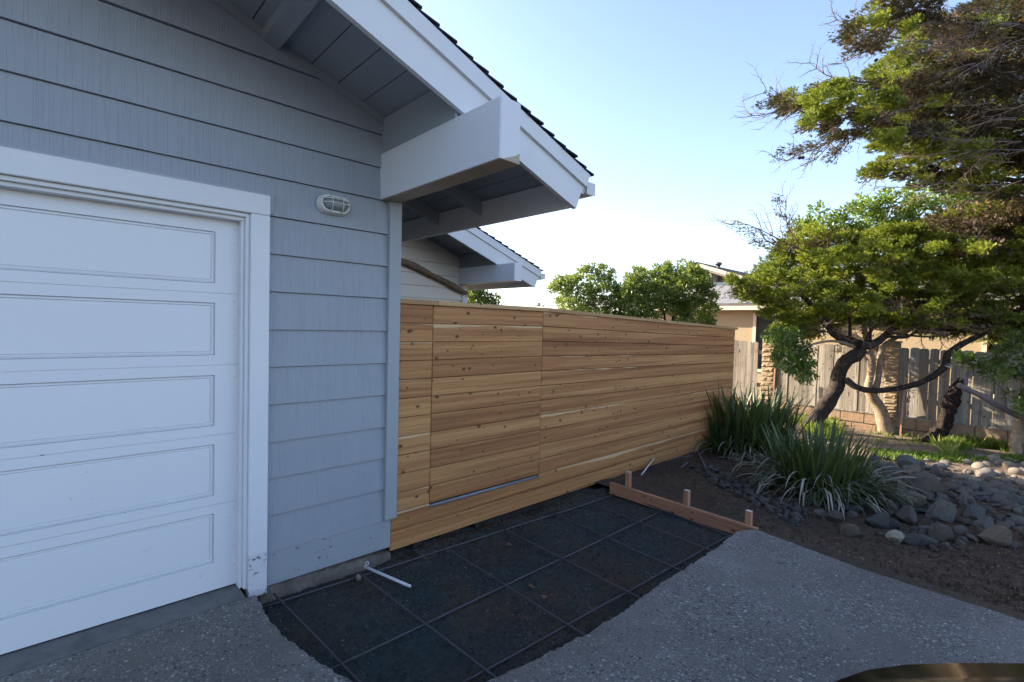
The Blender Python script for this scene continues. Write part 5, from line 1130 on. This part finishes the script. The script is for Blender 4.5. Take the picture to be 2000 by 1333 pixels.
# ------------------------------------------------------------------ grass, weeds, litter
BL = (np.array([(-.5, 0, 0), (.5, 0, 0), (-.35, .5, .03), (.35, .5, .03), (0, 1, .16)], float) * np.array([.09, 1, 1]), np.array([(0, 1, 3), (0, 3, 2), (2, 3, 4)]))
def grass(name, poly, n, size, label, tb=0, wid=1, mat='grass', clumpn=None):
    cs = []; xs_ = [p[0] for p in poly]; ys2 = [p[1] for p in poly]; P = []; Dd = []; T = []
    nc = clumpn or n // 28
    while len(cs) < nc:
        px, py = random.uniform(min(xs_), max(xs_)), random.uniform(min(ys2), max(ys2))
        if inside(px, py, poly): cs.append(UG(px, py))
    for i in range(n):
        c = random.choice(cs); a = random.uniform(0, 6.28); r = abs(random.gauss(0, .05)); P.append((c.x + r * math.cos(a), c.y + r * math.sin(a), gz(c.x, c.y) - .005)); Dd.append((math.cos(a) * random.uniform(.1, .9), math.sin(a) * random.uniform(.1, .9), random.uniform(.5, 1.1))); T.append(random.random())
    tm = (BL[0] * np.array([wid, 1, 1]), BL[1]); o = foliage(name, M[mat], np.array(P), np.array(Dd), rng.uniform(*size, n), tm, np.clip(np.array(T) + tb, 0, 1), None, 1.0); tag(o, label, 'grass', kind='stuff'); return o
grass('tall_grass', [(1565, 850), (1575, 805), (1605, 795), (1630, 815), (1650, 848), (1625, 860), (1590, 860)], 2200, (.10, .30), 'bright green soft grass round the foot of the leftmost trunk', tb=.15)
grass('tall_grass', [(1470, 800), (1560, 780), (1590, 800), (1575, 830), (1500, 820)], 1400, (.10, .26), 'sunlit grass behind the farther strappy clump', tb=.2)
grass('tall_grass', [(1880, 860), (1910, 850), (1975, 850), (2020, 855), (2020, 880), (1960, 882), (1900, 875)], 2600, (.10, .28), 'bright arching grass at the right below the plank fence', tb=.15)
grass('tall_grass', [(1825, 868), (1880, 858), (1900, 878), (1850, 890)], 900, (.08, .24), 'grass tufts by the foot of the rugged trunk', tb=.2)
grass('ground_weeds', [(1700, 880), (1740, 882), (1830, 890), (2020, 893), (2020, 908), (1960, 902), (1870, 905), (1800, 900), (1720, 900)], 2600, (.04, .10), 'low green weeds in the shade between the cobbles and the trunks', tb=-.25, wid=2.6, clumpn=420)  # weed tint lowered, the shade of this strip painted into it
grass('ground_weeds', [(1700, 842), (2020, 862), (2020, 880), (1700, 870)], 500, (.04, .12), 'scattered low weeds on the bare sunlit soil', tb=.1, wid=2, clumpn=60)
def samp(poly):
    xs_ = [p[0] for p in poly]; ys2 = [p[1] for p in poly]
    def f():
        px, py = random.uniform(min(xs_), max(xs_)), random.uniform(min(ys2), max(ys2))
        if not inside(px, py, poly): return None
        p = UG(px, py); return (p.x, p.y, soilz(p.x, p.y) + .003)
    return f
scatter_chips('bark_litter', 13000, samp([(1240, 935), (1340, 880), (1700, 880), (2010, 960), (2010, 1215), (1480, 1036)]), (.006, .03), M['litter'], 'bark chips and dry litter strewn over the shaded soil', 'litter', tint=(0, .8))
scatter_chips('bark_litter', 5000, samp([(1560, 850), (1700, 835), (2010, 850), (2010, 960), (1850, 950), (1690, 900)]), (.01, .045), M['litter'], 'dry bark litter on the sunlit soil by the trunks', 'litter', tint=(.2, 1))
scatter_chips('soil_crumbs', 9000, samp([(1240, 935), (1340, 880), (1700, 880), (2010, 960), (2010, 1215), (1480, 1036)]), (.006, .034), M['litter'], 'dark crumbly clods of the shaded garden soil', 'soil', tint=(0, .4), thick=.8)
def pits():
    x, y = random.uniform(.02, 1.6), random.uniform(.9, 4.15)
    if mnoise.noise(Vector((x * 2.3, y * 2.3, 12))) + random.uniform(-.35, .25) < .05: return None
    return (x, y, pitz(x, y) + .001)
scatter_chips('loose_grit', 9500, pits, (.0035, .013), M['grit'], 'pale loose grit scattered on the dark base sand', 'grit', tint=(0, .6))
def pita():
    x, y = random.uniform(-.02, 1.63), random.uniform(.86, 4.2); return (x, y, pitz(x, y) - .001)
scatter_chips('sand_crumbs', 26000, pita, (.004, .017), M['sand'], 'dark crumbly base sand covering the pit floor', 'sand', tint=(0, .85), thick=.7)
def edgeg():
    y = random.uniform(1.9, 4.15); x = abs(random.gauss(.05, .09)); return (x, y, pitz(x, y) + .003)
scatter_chips('soil_crumbs', 2600, edgeg, (.006, .028), M['litter'], 'dark soil crumbs banked under the cedar fence', 'soil', tint=(0, .35), thick=.6)
def dust():
    x, y = random.uniform(1.7, 3.4), 4.13 - abs(random.gauss(0, .16)); return (x, y, -.0985)
scatter_chips('driveway_grit', 1500, dust, (.003, .010), M['litter'], 'soil crumbs spilt over the far edge of the driveway', 'grit', tint=(.1, .8))

# ------------------------------------------------------------------ black car, only the edge of its bonnet in view
CR = empty('parked_car', (3.9, 1.1, -.1), 'glossy black car whose bonnet edge shows at the lower right corner', 'car')
ax = Vector((math.cos(.73), math.sin(.73), 0)).normalized(); sd = Vector((ax.y, -ax.x, 0))        # ax: towards the tail, sd: away from the garage side
nose = Vector((2.62, 1.262, -.1)) + sd * .0
def cp_(u, v, z): return nose + ax * u + sd * v + Vector((0, 0, z))
prof = [(0.0, .25, .56), (.03, .25, .72), (.10, .22, .79), (.35, .2, .845), (.8, .2, .90), (1.15, .2, .94), (1.35, .2, .97)]
Wd = 1.78
def halfw(u): return Wd / 2 - .26 * max(0, 1 - u / .55) ** 2.2
m = MB(); vs = []; fs = []; nv = 17
us = [0, .01, .02, .035, .06, .09, .12, .17, .22, .3, .38, .48, .6, .75, .9, 1.2, 1.6, 2.2, 3.0, 3.6, 4.1, 4.3, 4.35, 4.4, 4.42]
def topz_(u): return float(np.interp(u, [0, .02, .06, .12, .22, .38, .6, .9, 1.2, 1.6, 2.2, 3.0, 3.6, 4.1, 4.35, 4.42], [.58, .70, .755, .79, .82, .85, .875, .90, .925, .95, .95, .96, .98, .95, .80, .62]))
for u in us:
    hw_ = halfw(u) if u < 2 else halfw(4.42 - u)
    zt2 = topz_(u); c = Wd / 2
    for j in range(nv):
        a = j / (nv - 1)
        if j in (0, nv - 1): v = -hw_ * .97 if j == 0 else hw_ * .97; z = .24
        elif j in (1, nv - 2): v = -hw_ if j == 1 else hw_; z = .5
        elif j in (2, nv - 3): v = -hw_ * .985 if j == 2 else hw_ * .985; z = zt2 - .09
        else: t_ = (j - 3) / (nv - 7) * 2 - 1; v = hw_ * .955 * t_; z = zt2 - .035 * abs(t_) ** 6 - .02 * t_ * t_ + (.008 if .55 < abs(t_) < .8 else 0)
        vs.append(cp_(u, c + v, z))
for i in range(len(us) - 1):
    for j in range(nv - 1): fs.append((i * nv + j, i * nv + j + 1, (i + 1) * nv + j + 1, (i + 1) * nv + j))
fs.append(tuple(range(nv))); fs.append(tuple(range((len(us) - 1) * nv, len(us) * nv))[::-1])
m.add(vs, fs, 0, True); m.build('body', M['carpaint'], CR)
m = MB(); vs = []; fs = []; cu = [(1.25, .955, .74), (2.0, 1.36, .60), (2.5, 1.43, .58), (3.2, 1.40, .58), (4.0, .97, .66)]
for u, z, hw_ in cu: vs += [cp_(u, Wd / 2 - hw_, z), cp_(u, Wd / 2 - hw_ * .5, z + .012), cp_(u, Wd / 2 + hw_ * .5, z + .012), cp_(u, Wd / 2 + hw_, z)]
for u, z, hw_ in cu: vs += [cp_(u, Wd / 2 - .78, .94), cp_(u, Wd / 2 + .78, .94)]
for i in range(4):
    for j in range(3): fs.append((4 * i + j, 4 * i + j + 1, 4 * i + 5 + j, 4 * i + 4 + j))
    fs.append((20 + 2 * i, 4 * i, 4 * i + 4, 22 + 2 * i)); fs.append((4 * i + 3, 21 + 2 * i, 23 + 2 * i, 4 * i + 7))
m.add(vs, fs, 0, True); m.build('cabin_glass', M['winglass'], CR)
for u in (.85, 3.6):
    for v in (.10, Wd - .10):
        c0 = cp_(u, v, .32); m = MB(); m.tube([c0 - sd * .10, c0 + sd * .10], .32, 24); w_ = m.build('wheel', M['rubber'], CR, c0); m = MB(); m.tube([c0 - sd * .104, c0 + sd * .104], .2, 16); m.build('rim', M['rim'], w_, c0)
for v in (.25, Wd - .25): m = MB(); c0 = cp_(.06, v, .62); m.tube([c0 - sd * .13 , c0 - sd * .05, c0 + sd * .05, c0 + sd * .13], [.03, .05, .05, .03], 10); m.build('headlight', M['headlamp'], CR, c0)
